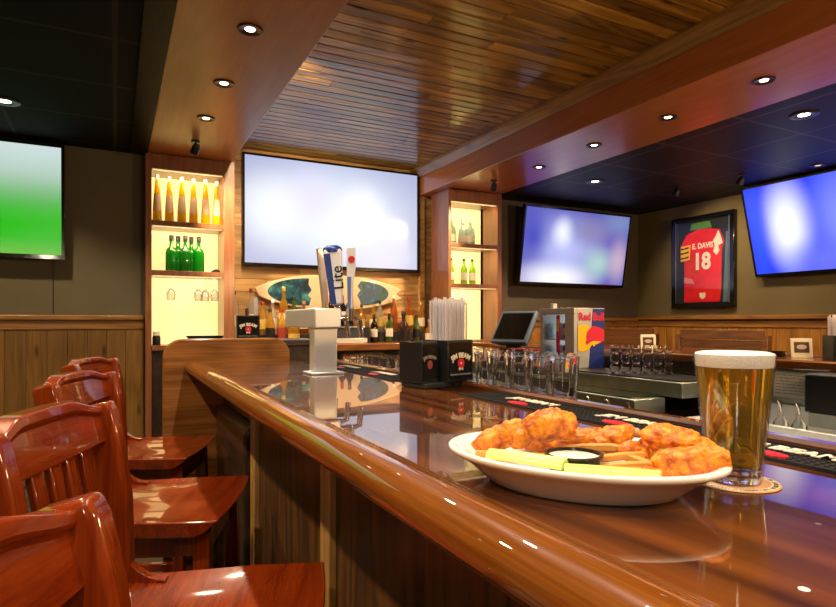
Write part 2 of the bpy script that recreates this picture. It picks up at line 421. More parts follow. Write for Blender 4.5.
# wainscots: vertical boards, a flat rail and a cap
def wainscot_x(n, x0, x1, y, mat, w=0.115):
    b = MB(); x = x0
    while x < x1 - 0.01:
        e = min(x + w, x1); b.box(x + 0.0012, e - 0.0012, y - 0.016, y, 0.08, 1.21); x += w
    struct(b.build('trim_%d' % n, mat, bevel=0.003))
    struct(MB().box(x0, x1, y - 0.024, y, 1.205, 1.272).build('trim_%d' % (n + 1), M['trim_x'], bevel=0.004))
    struct(MB().box(x0, x1, y - 0.045, y, 1.272, 1.312).build('trim_%d' % (n + 2), M['trim_x'], bevel=0.008))
def wainscot_y(n, y0, y1, x, s, mat, w=0.10):
    b = MB(); y = y0
    while y < y1 - 0.01:
        e = min(y + w, y1); xs = sorted((x, x + s * 0.016)); b.box(xs[0], xs[1], y + 0.0012, e - 0.0012, 0.08, 1.21); y += w
    struct(b.build('trim_%d' % n, mat, bevel=0.003))
    xs = sorted((x, x + s * 0.026)); struct(MB().box(xs[0], xs[1], y0, y1, 1.205, 1.275).build('trim_%d' % (n + 1), M['trim'], bevel=0.004))
    xs = sorted((x, x + s * 0.06)); struct(MB().box(xs[0], xs[1], y0, y1, 1.285, 1.33).build('trim_%d' % (n + 2), M['trim'], bevel=0.008))
wainscot_x(5, -3.0, 0.20, 5.05, M['wainscot'], 0.128)
wainscot_x(8, 3.48, 5.70, 5.22, M['wainscot_r'])
wainscot_y(11, -2.6, 5.2, 5.72, -1, M['wainscot_r'])
wainscot_y(14, -2.6, 5.0, -3.0, 1, M['wainscot'], 0.13)

# ================================================================ RECESSED LAMPS
def make_downlight(r, lens_mat, label, loc, group):
    t = thing('ceiling_light', label, 'ceiling light', loc, 0, group)
    MB().lathe([(r * 0.40, -0.0005), (r * 0.55, -0.005), (r * 0.92, -0.007), (r, -0.003), (r, 0.004), (r * 0.40, 0.004), (r * 0.40, -0.0005)], 28).build('trim_ring', M['bronze'], t, smooth=40)
    MB().lathe([(0, -0.0022), (r * 0.39, -0.002), (r * 0.42, 0.003), (0, 0.003)], 24).build('lens', lens_mat, t, smooth=60)
    return t
def lamp(loc, energy, col=(1.0, 0.70, 0.36), size=120, blend=0.5, rad=0.03, rot=(0, 0, 0)):
    d = bpy.data.lights.new('lamp', 'SPOT'); d.energy = energy; d.color = col
    d.spot_size = math.radians(size); d.spot_blend = blend; d.shadow_soft_size = rad
    o = bpy.data.objects.new('lamp', d); C.objects.link(o); o.location = loc; o.rotation_euler = rot
    return o
LL = [(0.533, 2.669, 'nearest visible lamp in the wooden soffit above the bar rail, by the frame top'), (0.527, 3.337, 'middle of three lamps in the wooden soffit above the bar rail'), (0.516, 3.962, 'small lamp in the golden soffit end, closest to the left lit cabinet')]
for x, y, l in LL: make_downlight(0.056, M['lamp'], l, (x, y, ZS - 0.001), 'lamps in the left soffit')
RL = [(3.101, 1.970, 'lamp in the reddish right soffit nearest the camera, at the upper right'), (3.120, 2.604, 'second nearest lamp in the reddish right soffit'), (3.130, 3.264, 'third lamp along the right soffit, before the last one'), (3.163, 3.938, 'farthest lamp in the right soffit, before the right lit cabinet')]
for x, y, l in RL: make_downlight(0.056, M['lamp'], l, (x, y, ZS - 0.001), 'lamps in the right soffit')
make_downlight(0.08, M['lamp'], 'bright lamp in the black tile ceiling above the green screen', (-0.576, 4.197, ZS - 0.001), None)
make_downlight(0.085, M['lamp'], 'large bright lamp in the dark tile ceiling nearest on the right', (3.887, 2.210, ZS + 0.014), 'lamps in the dark right ceiling')
make_downlight(0.085, M['lamp'], 'large lamp in the dark tile ceiling in front of the tilted middle screen', (3.993, 4.152, ZS + 0.014), 'lamps in the dark right ceiling')
make_downlight(0.06, M['lamp_off'], 'dim small amber lamp in the dark ceiling above the blue right screen', (5.245, 2.869, ZS + 0.014), 'lamps in the dark right ceiling')
# unseen recessed lamps added to brighten the room, partly continuing the soffit rows
for k, (x, y, z) in enumerate([(0.53, 2.0, ZS), (0.53, 1.35, ZS), (0.53, 0.70, ZS), (0.53, 0.05, ZS), (0.53, -0.9, ZS), (-0.58, 2.4, ZS), (-0.58, 1.0, ZS), (-0.58, -0.6, ZS), (3.11, 1.3, ZS), (3.11, 0.5, ZS), (3.9, 0.4, ZS + 0.015), (-2.0, 1.6, ZS), (-2.0, 3.9, ZS), (2.0, -1.4, ZC)]):
    make_downlight(0.056, M['lamp'], 'recessed lamp behind the viewpoint, out of the picture', (x, y, z - 0.001), 'lamps out of the picture')
    lamp((x, y, z - 0.02), 20 if x > 0 else 52, (1.0, 0.90, 0.74) if 0 < x < 1 else (1.0, 0.72, 0.40))
for x, y, l in LL + RL: lamp((x, y, ZS - 0.02), 22, (1.0, 0.80, 0.52))
lamp((-0.576, 4.197, ZS - 0.02), 30)
lamp((3.887, 2.210, ZS - 0.01), 55); lamp((3.993, 4.152, ZS - 0.01), 50)

for y, l in ((4.72, 'recessed wall washer lamp in the plank ceiling beside the left soffit, nearest the plank wall'), (4.05, 'recessed lamp in the plank ceiling close beside the left soffit, middle of three'), (3.3, 'recessed lamp in the plank ceiling close beside the left soffit, farthest from the plank wall')):  # lamps added out of sight behind the soffit to brighten the plank wall
    make_downlight(0.045, M['lamp'], l, (0.915, y, ZC - 0.001), 'lamps beside the left soffit')
    v = Vector((1.95, 5.45, 1.55)) - Vector((0.915, y, ZC - 0.03)); e_ = v.to_track_quat('-Z', 'Y').to_euler()
    lamp((0.915, y, ZC - 0.05), 24, (1.0, 0.74, 0.42), 96, 0.6, 0.03, e_)
def make_fill_pendant(loc, energy, col=(1.0, 0.72, 0.40)):  # unseen pendant with point light, added to brighten the room
    t = thing('pendant_lamp', 'warm glass globe pendant behind the viewpoint, out of the picture', 'pendant lamp', loc, 0, 'pendants out of the picture')
    MB().lathe([(0, -0.13), (0.06, -0.115), (0.105, -0.07), (0.125, 0.0), (0.105, 0.07), (0.05, 0.115), (0.04, 0.125)], 24).build('globe', thin_glass('opal_globe', (1.0, 0.9, 0.75), 0.05), t, smooth=60)
    MB().lathe([(0, -0.04), (0.03, -0.02), (0.03, 0.02), (0.015, 0.06), (0.015, 0.12), (0, 0.12)], 16).build('bulb', M['lamp'], t, smooth=60)
    MB().cyl(0.045, 0.115, 0.16, 18).build('holder', M['bronze'], t, smooth=40)
    MB().tube([(0, 0, 0.15), (0, 0, ZC - loc[2])], 0.005).build('cord', M['black'], t)
    d = bpy.data.lights.new('pendant_light', 'POINT'); d.energy = energy; d.color = col; d.shadow_soft_size = 0.10
    o = bpy.data.objects.new('pendant_light', d); C.objects.link(o); o.location = loc
    return t
make_fill_pendant((1.9, -0.9, 2.0), 60); make_fill_pendant((-0.95, -1.1, 1.70), 15, (1.0, 0.88, 0.76)); make_fill_pendant((4.4, 0.2, 1.95), 100)

def make_spot(label, loc, rotz, aim):
    t = thing('spot_light', label, 'spotlight', loc, rotz, 'small black ceiling spotlights')
    MB().cyl(0.03, -0.012, 0.0, 20).build('ceiling_cup', M['black'], t, smooth=40)
    MB().tube([(0, 0, -0.01), (0, 0, -0.04)], 0.007).build('stem', M['black'], t, smooth=60)
    R = Matrix.Translation((0, 0, -0.055)) @ Matrix.Rotation(aim, 4, 'X')
    MB().lathe([(0, 0.035), (0.018, 0.034), (0.026, 0.02), (0.03, -0.035), (0.027, -0.036), (0.024, -0.02), (0, -0.02)], 22, R).build('lamp_head', M['black'], t, smooth=40)
    return t
make_spot('small black spotlight under the golden left soffit, above the left lit cabinet', (0.515, 4.50, ZS), 0.4, 0.7)
make_spot('small black spotlight under the right soffit, above the right lit cabinet', (3.092, 4.50, ZS), -0.3, 0.7)
make_spot('small black spotlight in the dark ceiling to the left above the framed jersey', (4.85, 3.944, ZS + 0.015), 0.2, 0.5)
make_spot('small black spotlight in the dark ceiling between framed jersey and blue screen', (4.958, 3.359, ZS + 0.015), 0.2, 0.5)
# the two aimed at the lit cabinets and the two washing the jersey wall
lamp((0.515, 4.52, ZS - 0.09), 75, size=84, rot=(math.radians(50), 0, math.radians(-62)))
lamp((3.092, 4.52, ZS - 0.09), 75, size=84, rot=(math.radians(50), 0, math.radians(62)))
lamp((4.85, 3.944, ZS - 0.06), 55, size=100, rot=(0, math.radians(-52), 0))
lamp((4.958, 3.359, ZS - 0.06), 40, size=100, rot=(0, math.radians(-52), 0))

# ================================================================ THE BAR
bar = thing('bar_counter', 'long glossy red-brown bar counter with rounded edge rail and oak front', 'bar')
Y0, Y1 = -0.75, 2.86
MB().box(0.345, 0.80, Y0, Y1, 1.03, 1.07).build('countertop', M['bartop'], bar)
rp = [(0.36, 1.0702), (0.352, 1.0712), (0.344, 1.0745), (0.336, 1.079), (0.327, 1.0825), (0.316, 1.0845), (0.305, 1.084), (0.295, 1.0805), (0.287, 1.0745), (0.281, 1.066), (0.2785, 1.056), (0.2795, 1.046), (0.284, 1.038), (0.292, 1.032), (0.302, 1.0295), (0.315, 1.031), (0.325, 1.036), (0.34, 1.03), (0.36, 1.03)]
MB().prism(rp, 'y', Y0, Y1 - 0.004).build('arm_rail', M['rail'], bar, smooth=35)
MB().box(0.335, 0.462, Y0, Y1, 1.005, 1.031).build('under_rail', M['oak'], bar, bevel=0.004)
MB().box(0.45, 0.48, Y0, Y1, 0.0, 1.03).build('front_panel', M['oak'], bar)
for ys in (-0.35, 0.49, 1.325, 2.13):
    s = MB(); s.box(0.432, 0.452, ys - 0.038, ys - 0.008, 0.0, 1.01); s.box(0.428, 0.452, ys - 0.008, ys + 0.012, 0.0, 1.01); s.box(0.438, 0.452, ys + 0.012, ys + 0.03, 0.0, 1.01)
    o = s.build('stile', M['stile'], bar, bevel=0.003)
MB().box(0.42, 0.452, Y0, Y1, 0.0, 0.14).build('kick_board', M['darkwood'], bar, bevel=0.004)
MB().box(0.80, 0.945, Y0, Y1, 1.03, 1.066).build('drink_ledge', M['bartop'], bar)
MB().prism([(0.912, 1.066), (0.912, 1.078), (0.918, 1.084), (0.938, 1.084), (0.947, 1.078), (0.947, 1.03), (0.912, 1.03)], 'y', Y0, Y1).build('inner_lip', M['bartop'], bar, smooth=30)
MB().box(0.90, 0.94, Y0, Y1, 0.0, 1.03).build('inner_panel', M['darkwood'], bar)
MB().box(0.945, 1.20, 1.12, 2.86, 1.0, 1.02).build('glass_shelf', M['steel_dull'], bar, bevel=0.004)
MB().box(0.95, 1.19, 1.12, 2.86, 0.15, 0.995).build('shelf_base', M['black'], bar)
# dark sloped box at the foot of the bar end
MB().prism([(0.408, 0.0), (0.408, 0.845), (0.42, 0.868), (0.452, 0.895), (0.452, 0.0)], 'y', 2.16, 2.80).build('ledge_box', M['darkwood'], bar, bevel=0.01)
# round-cornered end panel that closes the bar, with the service ledge behind it
def rounded(x0, x1, z0, z1, rl, rr, n=10):
    p = [(x0, z0)]
    for i in range(n + 1):
        a = PI - PI / 2 * i / n; p.append((x0 + rl + rl * math.cos(a), z1 - rl + rl * math.sin(a)))
    for i in range(n + 1):
        a = PI / 2 - PI / 2 * i / n; p.append((x1 - rr + rr * math.cos(a), z1 - rr + rr * math.sin(a)))
    p.append((x1, z0)); return p
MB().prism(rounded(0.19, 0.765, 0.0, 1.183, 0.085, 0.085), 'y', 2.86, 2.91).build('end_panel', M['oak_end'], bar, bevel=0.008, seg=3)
MB().box(0.30, 0.945, 2.90, 3.25, 1.14, 1.17).build('service_ledge', M['darkwood'], bar, bevel=0.004)
MB().box(0.34, 0.93, 2.912, 3.20, 0.0, 1.14).build('ledge_support', M['darkwood'], bar)

# rubber rail mats along the inner edge
def rail_mat(y0, y1, centres, label):
    t = thing('bar_mat', label, 'bar mat', (0.853, (y0 + y1) / 2, 1.066), 0, 'rubber rail mats on the bar')
    yc = (y0 + y1) / 2
    b = MB(); b.box(-0.058, 0.056, y0 - yc, y1 - yc, 0.0005, 0.006)
    b.box(-0.058, -0.054, y0 - yc, y1 - yc, 0.006, 0.009); b.box(0.052, 0.056, y0 - yc, y1 - yc, 0.006, 0.009)
    n = int((y1 - y0) / 0.012)
    for i in range(n):
        y = y0 - yc + 0.006 + i * (y1 - y0 - 0.012) / (n - 1)
        for k in range(8): b.box(-0.047 + k * 0.0125, -0.042 + k * 0.0125, y - 0.0025, y + 0.0025, 0.006, 0.0078)
    b.build('mat', M['rubber'], t)
    for c in centres:
        text('lettering', 'JIM BEAM', 0.040, M['cream'], t, (0.014, c - yc, 0.0092), (0, 0, -PI / 2), bold=0.0012, extrude=0.0008, xs=0.95)
        s = MB(); s.lathe([(0, 0.0095), (0.013, 0.0095), (0.015, 0.0088), (0.015, 0.006)], 18, Matrix.Translation((-0.030, c - yc + 0.002, 0)), 1.0, 2.2)
        s.build('seal', M['red'], t, smooth=40)
    return t
rail_mat(0.30, 1.32, (0.52, 0.80, 1.10), 'black rubber bar mat with cream lettering and red seals beside the beer glass')
rail_mat(1.72, 2.72, (1.95, 2.30), 'black rubber bar mat between the napkin caddy and the tap tower')

# ================================================================ BAR CHAIRS
def make_chair(label, loc, rz):
    t = thing('bar_chair', label, 'bar chair', loc, rz, 'mahogany bar chairs along the bar')
    W = 0.22
    def outline(u, v):                      # u back->front, v right->left
        x = -0.190 + 0.405 * u
        hw = 0.19 + 0.032 * min(1, u * 1.5)
        y = (v - 0.5) * 2 * hw
        x += 0.014 * (1 - (2 * v - 1) ** 2) * u
        return x, y
    def top(u, v):
        x, y = outline(u, v)
        d = 0.016 * math.sin(PI * min(1, max(0, (u - 0.05) / 0.9))) ** 0.8 * (1 - abs(2 * v - 1) ** 3)
        d *= 1 - 0.35 * math.exp(-((v - 0.5) / 0.13) ** 2) * u
        return (x, y, 0.764 - d)
    def bot(u, v):
        x, y = outline(u, v)
        k = max(0.0, (u - 0.86) / 0.14)
        return (x - 0.03 * k, y * (1 - 0.02), 0.722 + 0.012 * k)
    MB().solid_sheet(top, bot, 22, 22).build('seat', M['chair_x'], t, smooth=40, bevel=0.004)
    for s in (-1, 1):                       # aprons under the seat
        pass
    a = MB(); a.box(-0.17, 0.17, -0.175, -0.155, 0.66, 0.724); a.box(-0.17, 0.17, 0.155, 0.175, 0.66, 0.724); a.box(0.155, 0.175, -0.17, 0.17, 0.66, 0.724); a.box(-0.19, -0.17, -0.17, 0.17, 0.66, 0.724)
    a.build('apron', M['chair'], t, bevel=0.003)
    sq = lambda w, d: [(-w, -d), (w, -d), (w, d), (-w, d)]
    for s in (-1, 1):
        MB().sweep([(0.165, s * 0.165, 0.726), (0.172, s * 0.170, 0.4), (0.185, s * 0.185, 0.0)], sq(0.021, 0.021), up=Vector((1, 0, 0)), scale=[1, 0.95, 0.8]).build('leg', M['chair'], t, bevel=0.004)
    for s in (-1, 1):                       # rear leg and back post in one bent piece
        pts = [(-0.285, s * 0.185, 0.0), (-0.235, s * 0.178, 0.35), (-0.182, s * 0.175, 0.70), (-0.178, s * 0.175, 0.80), (-0.182, s * 0.175, 0.92), (-0.195, s * 0.175, 1.02), (-0.209, s * 0.175, 1.085), (-0.214, s * 0.175, 1.103)]
        MB().sweep(pts, sq(0.0185, 0.029), up=Vector((1, 0, 0)), scale=[0.8, 0.95, 1, 1, 1, 1, 0.98, 0.86]).build('back_post', M['chair'], t, bevel=0.007, seg=3)
    def crest_top(v):
        a = abs(2 * v - 1)
        k = min(1, max(0, (a - 0.42) / 0.52)); k = k * k * (3 - 2 * k)
        return 1.119 - 0.019 * k
    def cr(off, rim):
        def f(u, v):
            y = (v - 0.5) * 0.344
            zb = 1.035 - 0.010 * math.sin(PI * v); zt = crest_top(v)
            z = zb + (zt - zb) * u
            xb = -0.183 - 0.032 * (z - 0.975) / 0.13 - 0.018 * math.sin(PI * v)
            th = 0.010 + (0.007 if u > 0.80 else 0.0)
            return (xb + off * th, y, z)
        return f
    MB().solid_sheet(cr(1, 1), cr(-1, 1), 16, 26).build('crest_rail', M['chair_x'], t, smooth=45, bevel=0.003)
    MB().box(-0.199, -0.169, -0.172, 0.172, 0.785, 0.815).build('lower_rail', M['chair_x'], t, bevel=0.004)
    for y in (-0.108, -0.054, 0.0, 0.054, 0.108):
        MB().sweep([(-0.185, y, 0.81), (-0.194, y, 0.93), (-0.216, y, 1.045)], sq(0.015, 0.006), up=Vector((1, 0, 0))).build('back_slat', M['chair'], t, bevel=0.003)
    for s in (-1, 1):                       # curved gusset between post and seat
        P = [(-0.19, 0.764)] + [(-0.19 + 0.075 * (1 - math.cos(PI / 2 * (1 - i / 8))), 0.764 + 0.075 * (1 - math.sin(PI / 2 * (1 - i / 8)))) for i in range(8, -1, -1)]
        P = [(-0.172, 0.76), (-0.084, 0.76)] + [(-0.172 + 0.088 * (1 - math.sin(q * PI / 16)), 0.764 + 0.10 * (1 - math.cos(q * PI / 16))) for q in range(0, 9)]
        MB().prism(P, 'y', s * 0.172 - 0.011, s * 0.172 + 0.011).build('bracket', M['chair'], t, bevel=0.002)
    for s in (-1, 1):
        MB().box(-0.24, 0.175, s * 0.178 - 0.010, s * 0.178 + 0.010, 0.34, 0.37).build('side_stretcher', M['chair'], t, bevel=0.004)
    MB().box(0.168, 0.188, -0.18, 0.18, 0.24, 0.275).build('foot_rest', M['chair'], t, bevel=0.004)
    MB().box(-0.245, -0.228, -0.178, 0.178, 0.30, 0.33).build('back_stretcher', M['chair'], t, bevel=0.004)
    return t
RZ = -math.radians(21.5)
c0 = make_chair('red mahogany bar chair nearest the camera, only its back in view', (0.097, 0.36, 0), RZ)
dup(c0, (0.105, 1.05, 0), RZ, 'red mahogany bar chair second from the camera, slatted back filling the left edge')
dup(c0, (0.108, 1.82, 0), RZ, 'red mahogany bar chair third from the camera, golden light across its seat')
dup(c0, (0.115, 2.58, 0), RZ, 'red mahogany bar chair farthest from the camera, beside the bar end panel')

# ================================================================ TELEVISIONS
def make_tv(name, label, w, h, mat, loc, rot, depth=0.05, bez=0.021):
    """panel in local XZ facing -Y; origin at the middle of the bottom edge"""
    t = thing(name, label, 'television', loc, 0, 'televisions on the walls'); t.rotation_euler = rot
    MB().box(-w / 2, w / 2, 0.004, depth, 0, h).build('casing', M['black'], t, bevel=0.004)
    f = MB()
    f.box(-w / 2, w / 2, -0.004, 0.006, 0, bez * 1.5); f.box(-w / 2, w / 2, -0.004, 0.006, h - bez, h); f.box(-w / 2, -w / 2 + bez, -0.004, 0.006, bez, h - bez); f.box(w / 2 - bez, w / 2, -0.004, 0.006, bez, h - bez)
    f.build('bezel', M['black_gloss'], t, bevel=0.002)
    MB().box(-w / 2 + bez, w / 2 - bez, -0.001, 0.005, bez * 1.5, h - bez).build('screen', mat, t)
    MB().box(-0.2, 0.2, depth, depth + 0.06, h * 0.3, h * 0.7).build('wall_mount', M['black'], t, bevel=0.004)
    return t
WH = (0.88, 0.93, 1.0)
m1 = screen('picture_white', (0.40, 0.44, 0.66), [(0.5, 0.45, 0.75, 0.8, WH, 1.0), (0.34, 0.62, 0.28, 0.4, (0.78, 0.74, 1.0), 0.8), (0.66, 0.55, 0.2, 0.4, (1, 1, 1), 0.9), (0.13, 0.5, 0.25, 0.5, (0.95, 1.0, 1.0), 0.7), (0.85, 0.1, 0.3, 0.3, (0.80, 0.80, 0.92), 0.6)], 0.56)
make_tv('television', 'large white glowing television on the plank wall above the surfboard', 1.765, 1.015, m1, (1.89, 5.38, 1.762), (0, 0, 0))
mg = screen('picture_green', (0.14, 0.36, 0.11), [(0.9, 1.05, 1.6, 0.75, (0.52, 0.62, 0.62), 1.0), (0.75, 0.24, 1.2, 0.52, (0.008, 0.42, 0.004), 1.0), (0.6, -0.08, 0.9, 0.26, (0.16, 0.46, 0.04), 0.9)], 0.60)
make_tv('television', 'television with a bright green picture on the left wall', 1.46, 0.812, mg, (-1.05, 4.93, 1.706), (math.radians(3), 0, 0))
m2 = screen('picture_blurred', (0.10, 0.10, 0.45), [(0.38, 0.45, 0.5, 0.7, (0.55, 0.60, 0.95), 0.8), (0.08, 0.62, 0.2, 0.5, (0.05, 0.05, 0.45), 0.9), (0.35, 0.7, 0.14, 0.3, (0.9, 0.92, 1.0), 0.9), (0.32, 0.06, 0.55, 0.32, (0.95, 0.95, 1.0), 1.0), (0.72, 0.3, 0.25, 0.35, (0.42, 0.66, 0.58), 0.85), (0.62, 0.75, 0.3, 0.3, (0.25, 0.22, 0.42), 0.8), (0.93, 0.35, 0.16, 0.5, (0.62, 0.45, 0.55), 0.8), (0.9, 0.9, 0.3, 0.3, (0.22, 0.30, 0.50), 0.7)], 0.56)
t2 = make_tv('television', 'tilted television with blurred blue and white picture on the far right back wall', 1.52, 0.84, m2, (4.56, 5.08, 1.66), (math.radians(9), 0, 0))
m3 = screen('picture_blue', (0.012, 0.04, 0.72), [(0.24, 0.52, 0.20, 0.70, (0.85, 0.88, 1.0), 1.0), (0.55, 0.55, 0.25, 0.8, (0.25, 0.30, 0.95), 0.7), (0.75, 0.5, 0.25, 0.5, (0.75, 0.65, 1.0), 0.9), (0.42, 0.1, 0.3, 0.35, (0.12, 0.14, 0.85), 0.9), (0.05, 0.5, 0.1, 0.9, (0.02, 0.08, 0.85), 0.8)], 0.70)
t3 = make_tv('television', 'tilted blue television high on the right wall beside the framed jersey', 1.55, 0.885, m3, (5.63, 2.885, 1.70), (math.radians(15.5), 0, -PI / 2), depth=0.07, bez=0.02)

# ================================================================ LIT SHELF CABINETS
def lit_cabinet(label, x0, x1, left_stile, right_stile, ztop_shelf):
    t = thing('display_cabinet', label, 'cabinet', (0, 0, 0), 0, 'backlit bottle cabinets')
    yf, yb = 4.95, 5.30
    s = MB()
    s.box(x0, x0 + left_stile, yf, yb, 0.0, 2.56); s.box(x1 - right_stile, x1, yf, yb, 0.0, 2.56)
    s.box(x0 + left_stile, x1 - right_stile, yf + 0.001, yb - 0.03, 2.44, 2.555); s.box(x0 + left_stile, x1 - right_stile, yb - 0.018, yb, 0.0, 2.555)
    s.build('frame', M['cabinet'], t, bevel=0.003)
    MB().box(x0 + left_stile, x1 - right_stile, yb - 0.035, yb - 0.02, 1.08, 2.44).build('light_panel', M['glow'], t)
    for z in ztop_shelf:
        MB().box(x0 + left_stile, x1 - right_stile, yf + 0.004, yb - 0.036, z - 0.04, z).build('shelf', M['cabinet'], t, bevel=0.003)
    for z in (2.438,) + tuple(q - 0.0405 for q in ztop_shelf):  # strips and area lights added to brighten the shelved bottles
        MB().box(x0 + left_stile + 0.01, x1 - right_stile - 0.01, yf + 0.012, yf + 0.024, z - 0.006, z).build('led_strip', M['lamp_off'], t)
        d = bpy.data.lights.new('led', 'AREA'); d.shape = 'RECTANGLE'; d.size = x1 - x0 - 0.2; d.size_y = 0.012; d.energy = 1.1; d.color = (1.0, 0.76, 0.38)
        o = bpy.data.objects.new('led', d); C.objects.link(o); o.location = ((x0 + x1) / 2, yf + 0.018, z - 0.008); o.rotation_euler = (math.radians(38), 0, 0)
    MB().box(x0 + left_stile, x1 - right_stile, yf - 0.02, yb - 0.036, 1.04, 1.08).build('base_shelf', M['cabinet'], t, bevel=0.003)
    MB().box(x0 + left_stile, x1 - right_stile, yf + 0.02, yb - 0.036, 0.0, 1.04).build('base_door', M['darkwood'], t)
    return t
lit_cabinet('tall lit wooden bottle cabinet left of the big white screen', 0.205, 0.866, 0.045, 0.085, (2.045, 1.660))
lit_cabinet('tall lit wooden bottle cabinet right of the big white screen', 2.875, 3.50, 0.03, 0.05, (2.034, 1.637))

# ---------------------------------------------------------------- bottles
def glassy(name, col, clear=0.3, rough=0.06):
    """coloured bottle: light from behind comes through the filled glass"""
    m = bpy.data.materials.new(name); m.use_nodes = True; nt = m.node_tree; nt.nodes.clear(); L = nt.links.new
    o = N(nt, 'ShaderNodeOutputMaterial')
    tr = N(nt, 'ShaderNodeBsdfTransparent'); tr.inputs[0].default_value = (*[c ** 0.6 for c in col], 1)
    tl = N(nt, 'ShaderNodeBsdfTranslucent'); tl.inputs[0].default_value = (*col, 1)
    df = N(nt, 'ShaderNodeBsdfDiffuse'); df.inputs[0].default_value = (*col, 1)
    gl = N(nt, 'ShaderNodeBsdfGlossy'); gl.inputs['Roughness'].default_value = rough
    m1 = N(nt, 'ShaderNodeMixShader'); m1.inputs[0].default_value = 0.35; L(tl.outputs[0], m1.inputs[1]); L(df.outputs[0], m1.inputs[2])
    m2 = N(nt, 'ShaderNodeMixShader'); m2.inputs[0].default_value = clear; L(m1.outputs[0], m2.inputs[1]); L(tr.outputs[0], m2.inputs[2])
    lw = N(nt, 'ShaderNodeLayerWeight'); lw.inputs['Blend'].default_value = 0.2
    mr = N(nt, 'ShaderNodeMapRange'); mr.inputs['To Min'].default_value = 0.05; mr.inputs['To Max'].default_value = 0.45; L(lw.outputs['Facing'], mr.inputs['Value'])
    m3 = N(nt, 'ShaderNodeMixShader'); L(mr.outputs[0], m3.inputs[0]); L(m2.outputs[0], m3.inputs[1]); L(gl.outputs[0], m3.inputs[2]); L(m3.outputs[0], o.inputs[0])
    return m
G = {'yellow': glassy('yellow_liqueur', (0.98, 0.70, 0.01), 0.0),
     'green': glassy('green_glass', (0.01, 0.50, 0.03), 0.1), 'clear': glassy('clear_spirit', (0.85, 0.88, 0.86), 0.7),
     'amber': glassy('amber_spirit', (0.70, 0.26, 0.03), 0.6), 'brown': glassy('brown_spirit', (0.16, 0.05, 0.015), 0.4),
     'gold': glassy('gold_spirit', (0.88, 0.56, 0.08), 0.65), 'wine': glassy('dark_wine', (0.025, 0.012, 0.012), 0.1),
     'olive': glassy('olive_glass', (0.14, 0.26, 0.03), 0.3), 'lime': glassy('lime_glass', (0.50, 0.85, 0.05), 0.4), 'ice': glassy('ice_blue_glass', (0.60, 0.82, 0.85), 0.5)}
LBL = {'white': plain('white_label', (0.75, 0.72, 0.66), 0.6), 'tan': plain('tan_label', (0.62, 0.42, 0.30), 0.6), 'black': M['black'], 'red': plain('red_label', (0.26, 0.03, 0.02), 0.5), 'cream': M['cream'], 'yellow': plain('yellow_label', (0.50, 0.35, 0.08), 0.5), 'green': plain('green_label', (0.2, 0.42, 0.05), 0.5), 'silver': plain('silver_label', (0.6, 0.6, 0.62), 0.35, 0.5)}
SHAPES = {   # outline of body, label band (z0, z1, r), cap (z0, z1, r)
    'galliano': ([(0, 0), (0.033, 0), (0.035, 0.004), (0.033, 0.06), (0.025, 0.20), (0.016, 0.31), (0.012, 0.34), (0, 0.34)], (0.085, 0.215), 0.335, 0.372, 0.0145),
    'square': ([(0, 0), (0.040, 0), (0.043, 0.005), (0.043, 0.15), (0.036, 0.175), (0.016, 0.195), (0.014, 0.245), (0, 0.245)], (0.04, 0.12), 0.24, 0.285, 0.017),
    'liquor': ([(0, 0), (0.037, 0), (0.039, 0.004), (0.039, 0.17), (0.034, 0.195), (0.016, 0.225), (0.0135, 0.28), (0, 0.28)], (0.05, 0.14), 0.275, 0.305, 0.016),
    'wine': ([(0, 0), (0.036, 0), (0.0375, 0.004), (0.0375, 0.18), (0.032, 0.205), (0.016, 0.23), (0.0135, 0.30), (0, 0.30)], (0.06, 0.145), 0.235, 0.306, 0.0165),
    'tall': ([(0, 0), (0.033, 0), (0.035, 0.004), (0.034, 0.22), (0.027, 0.25), (0.014, 0.275), (0.012, 0.335), (0, 0.335)], (0.07, 0.16), 0.33, 0.362, 0.0145),
    'gin': ([(0, 0), (0.044, 0), (0.047, 0.005), (0.045, 0.13), (0.038, 0.165), (0.018, 0.185), (0.015, 0.23), (0, 0.23)], (0.03, 0.10), 0.225, 0.262, 0.018),
    'decanter': ([(0, 0), (0.045, 0), (0.05, 0.01), (0.05, 0.09), (0.036, 0.14), (0.016, 0.165), (0.015, 0.21), (0, 0.21)], (0.02, 0.09), 0.205, 0.24, 0.019)}
_proto = {}
def bottle(shape, body, lab, cap, loc, label, group, s=1.0, rz=0.0):
    key = (shape, body, lab, cap)
    if key in _proto:
        o = dup(_proto[key], loc, rz, label, group)
    else:
        prof, (l0, l1), c0_, c1_, cr_ = SHAPES[shape]
        o = thing('liquor_bottle', label, 'bottle', loc, rz, group)
        MB().lathe(prof, 20).build('glass_body', G[body], o, smooth=50)
        if lab:
            def rad(z):
                for (ra, za), (rb, zb) in zip(prof, prof[1:]):
                    if za <= z <= zb and zb > za: return ra + (rb - ra) * (z - za) / (zb - za)
                return prof[2][0]
            MB().lathe([(rad(l0) + 0.0002, l0), (rad(l0) + 0.0010, l0), (rad(l1) + 0.0010, l1), (rad(l1) + 0.0002, l1)], 20).build('paper_label', LBL[lab], o, smooth=60)
        MB().lathe([(0, c0_), (cr_, c0_), (cr_, c1_ - 0.002), (cr_ * 0.9, c1_), (0, c1_)], 16).build('cap', CAP[cap], o, smooth=50)
        _proto[key] = o
    o.scale = (s, s, s)
    return o
CAP = {'white': M['white'], 'black': M['black'], 'red': plain('red_foil', (0.30, 0.02, 0.02), 0.3, 0.3), 'gold': plain('gold_foil', (0.7, 0.45, 0.12), 0.3, 0.7), 'silver': M['steel'], 'cork': plain('cork', (0.4, 0.22, 0.1), 0.8)}
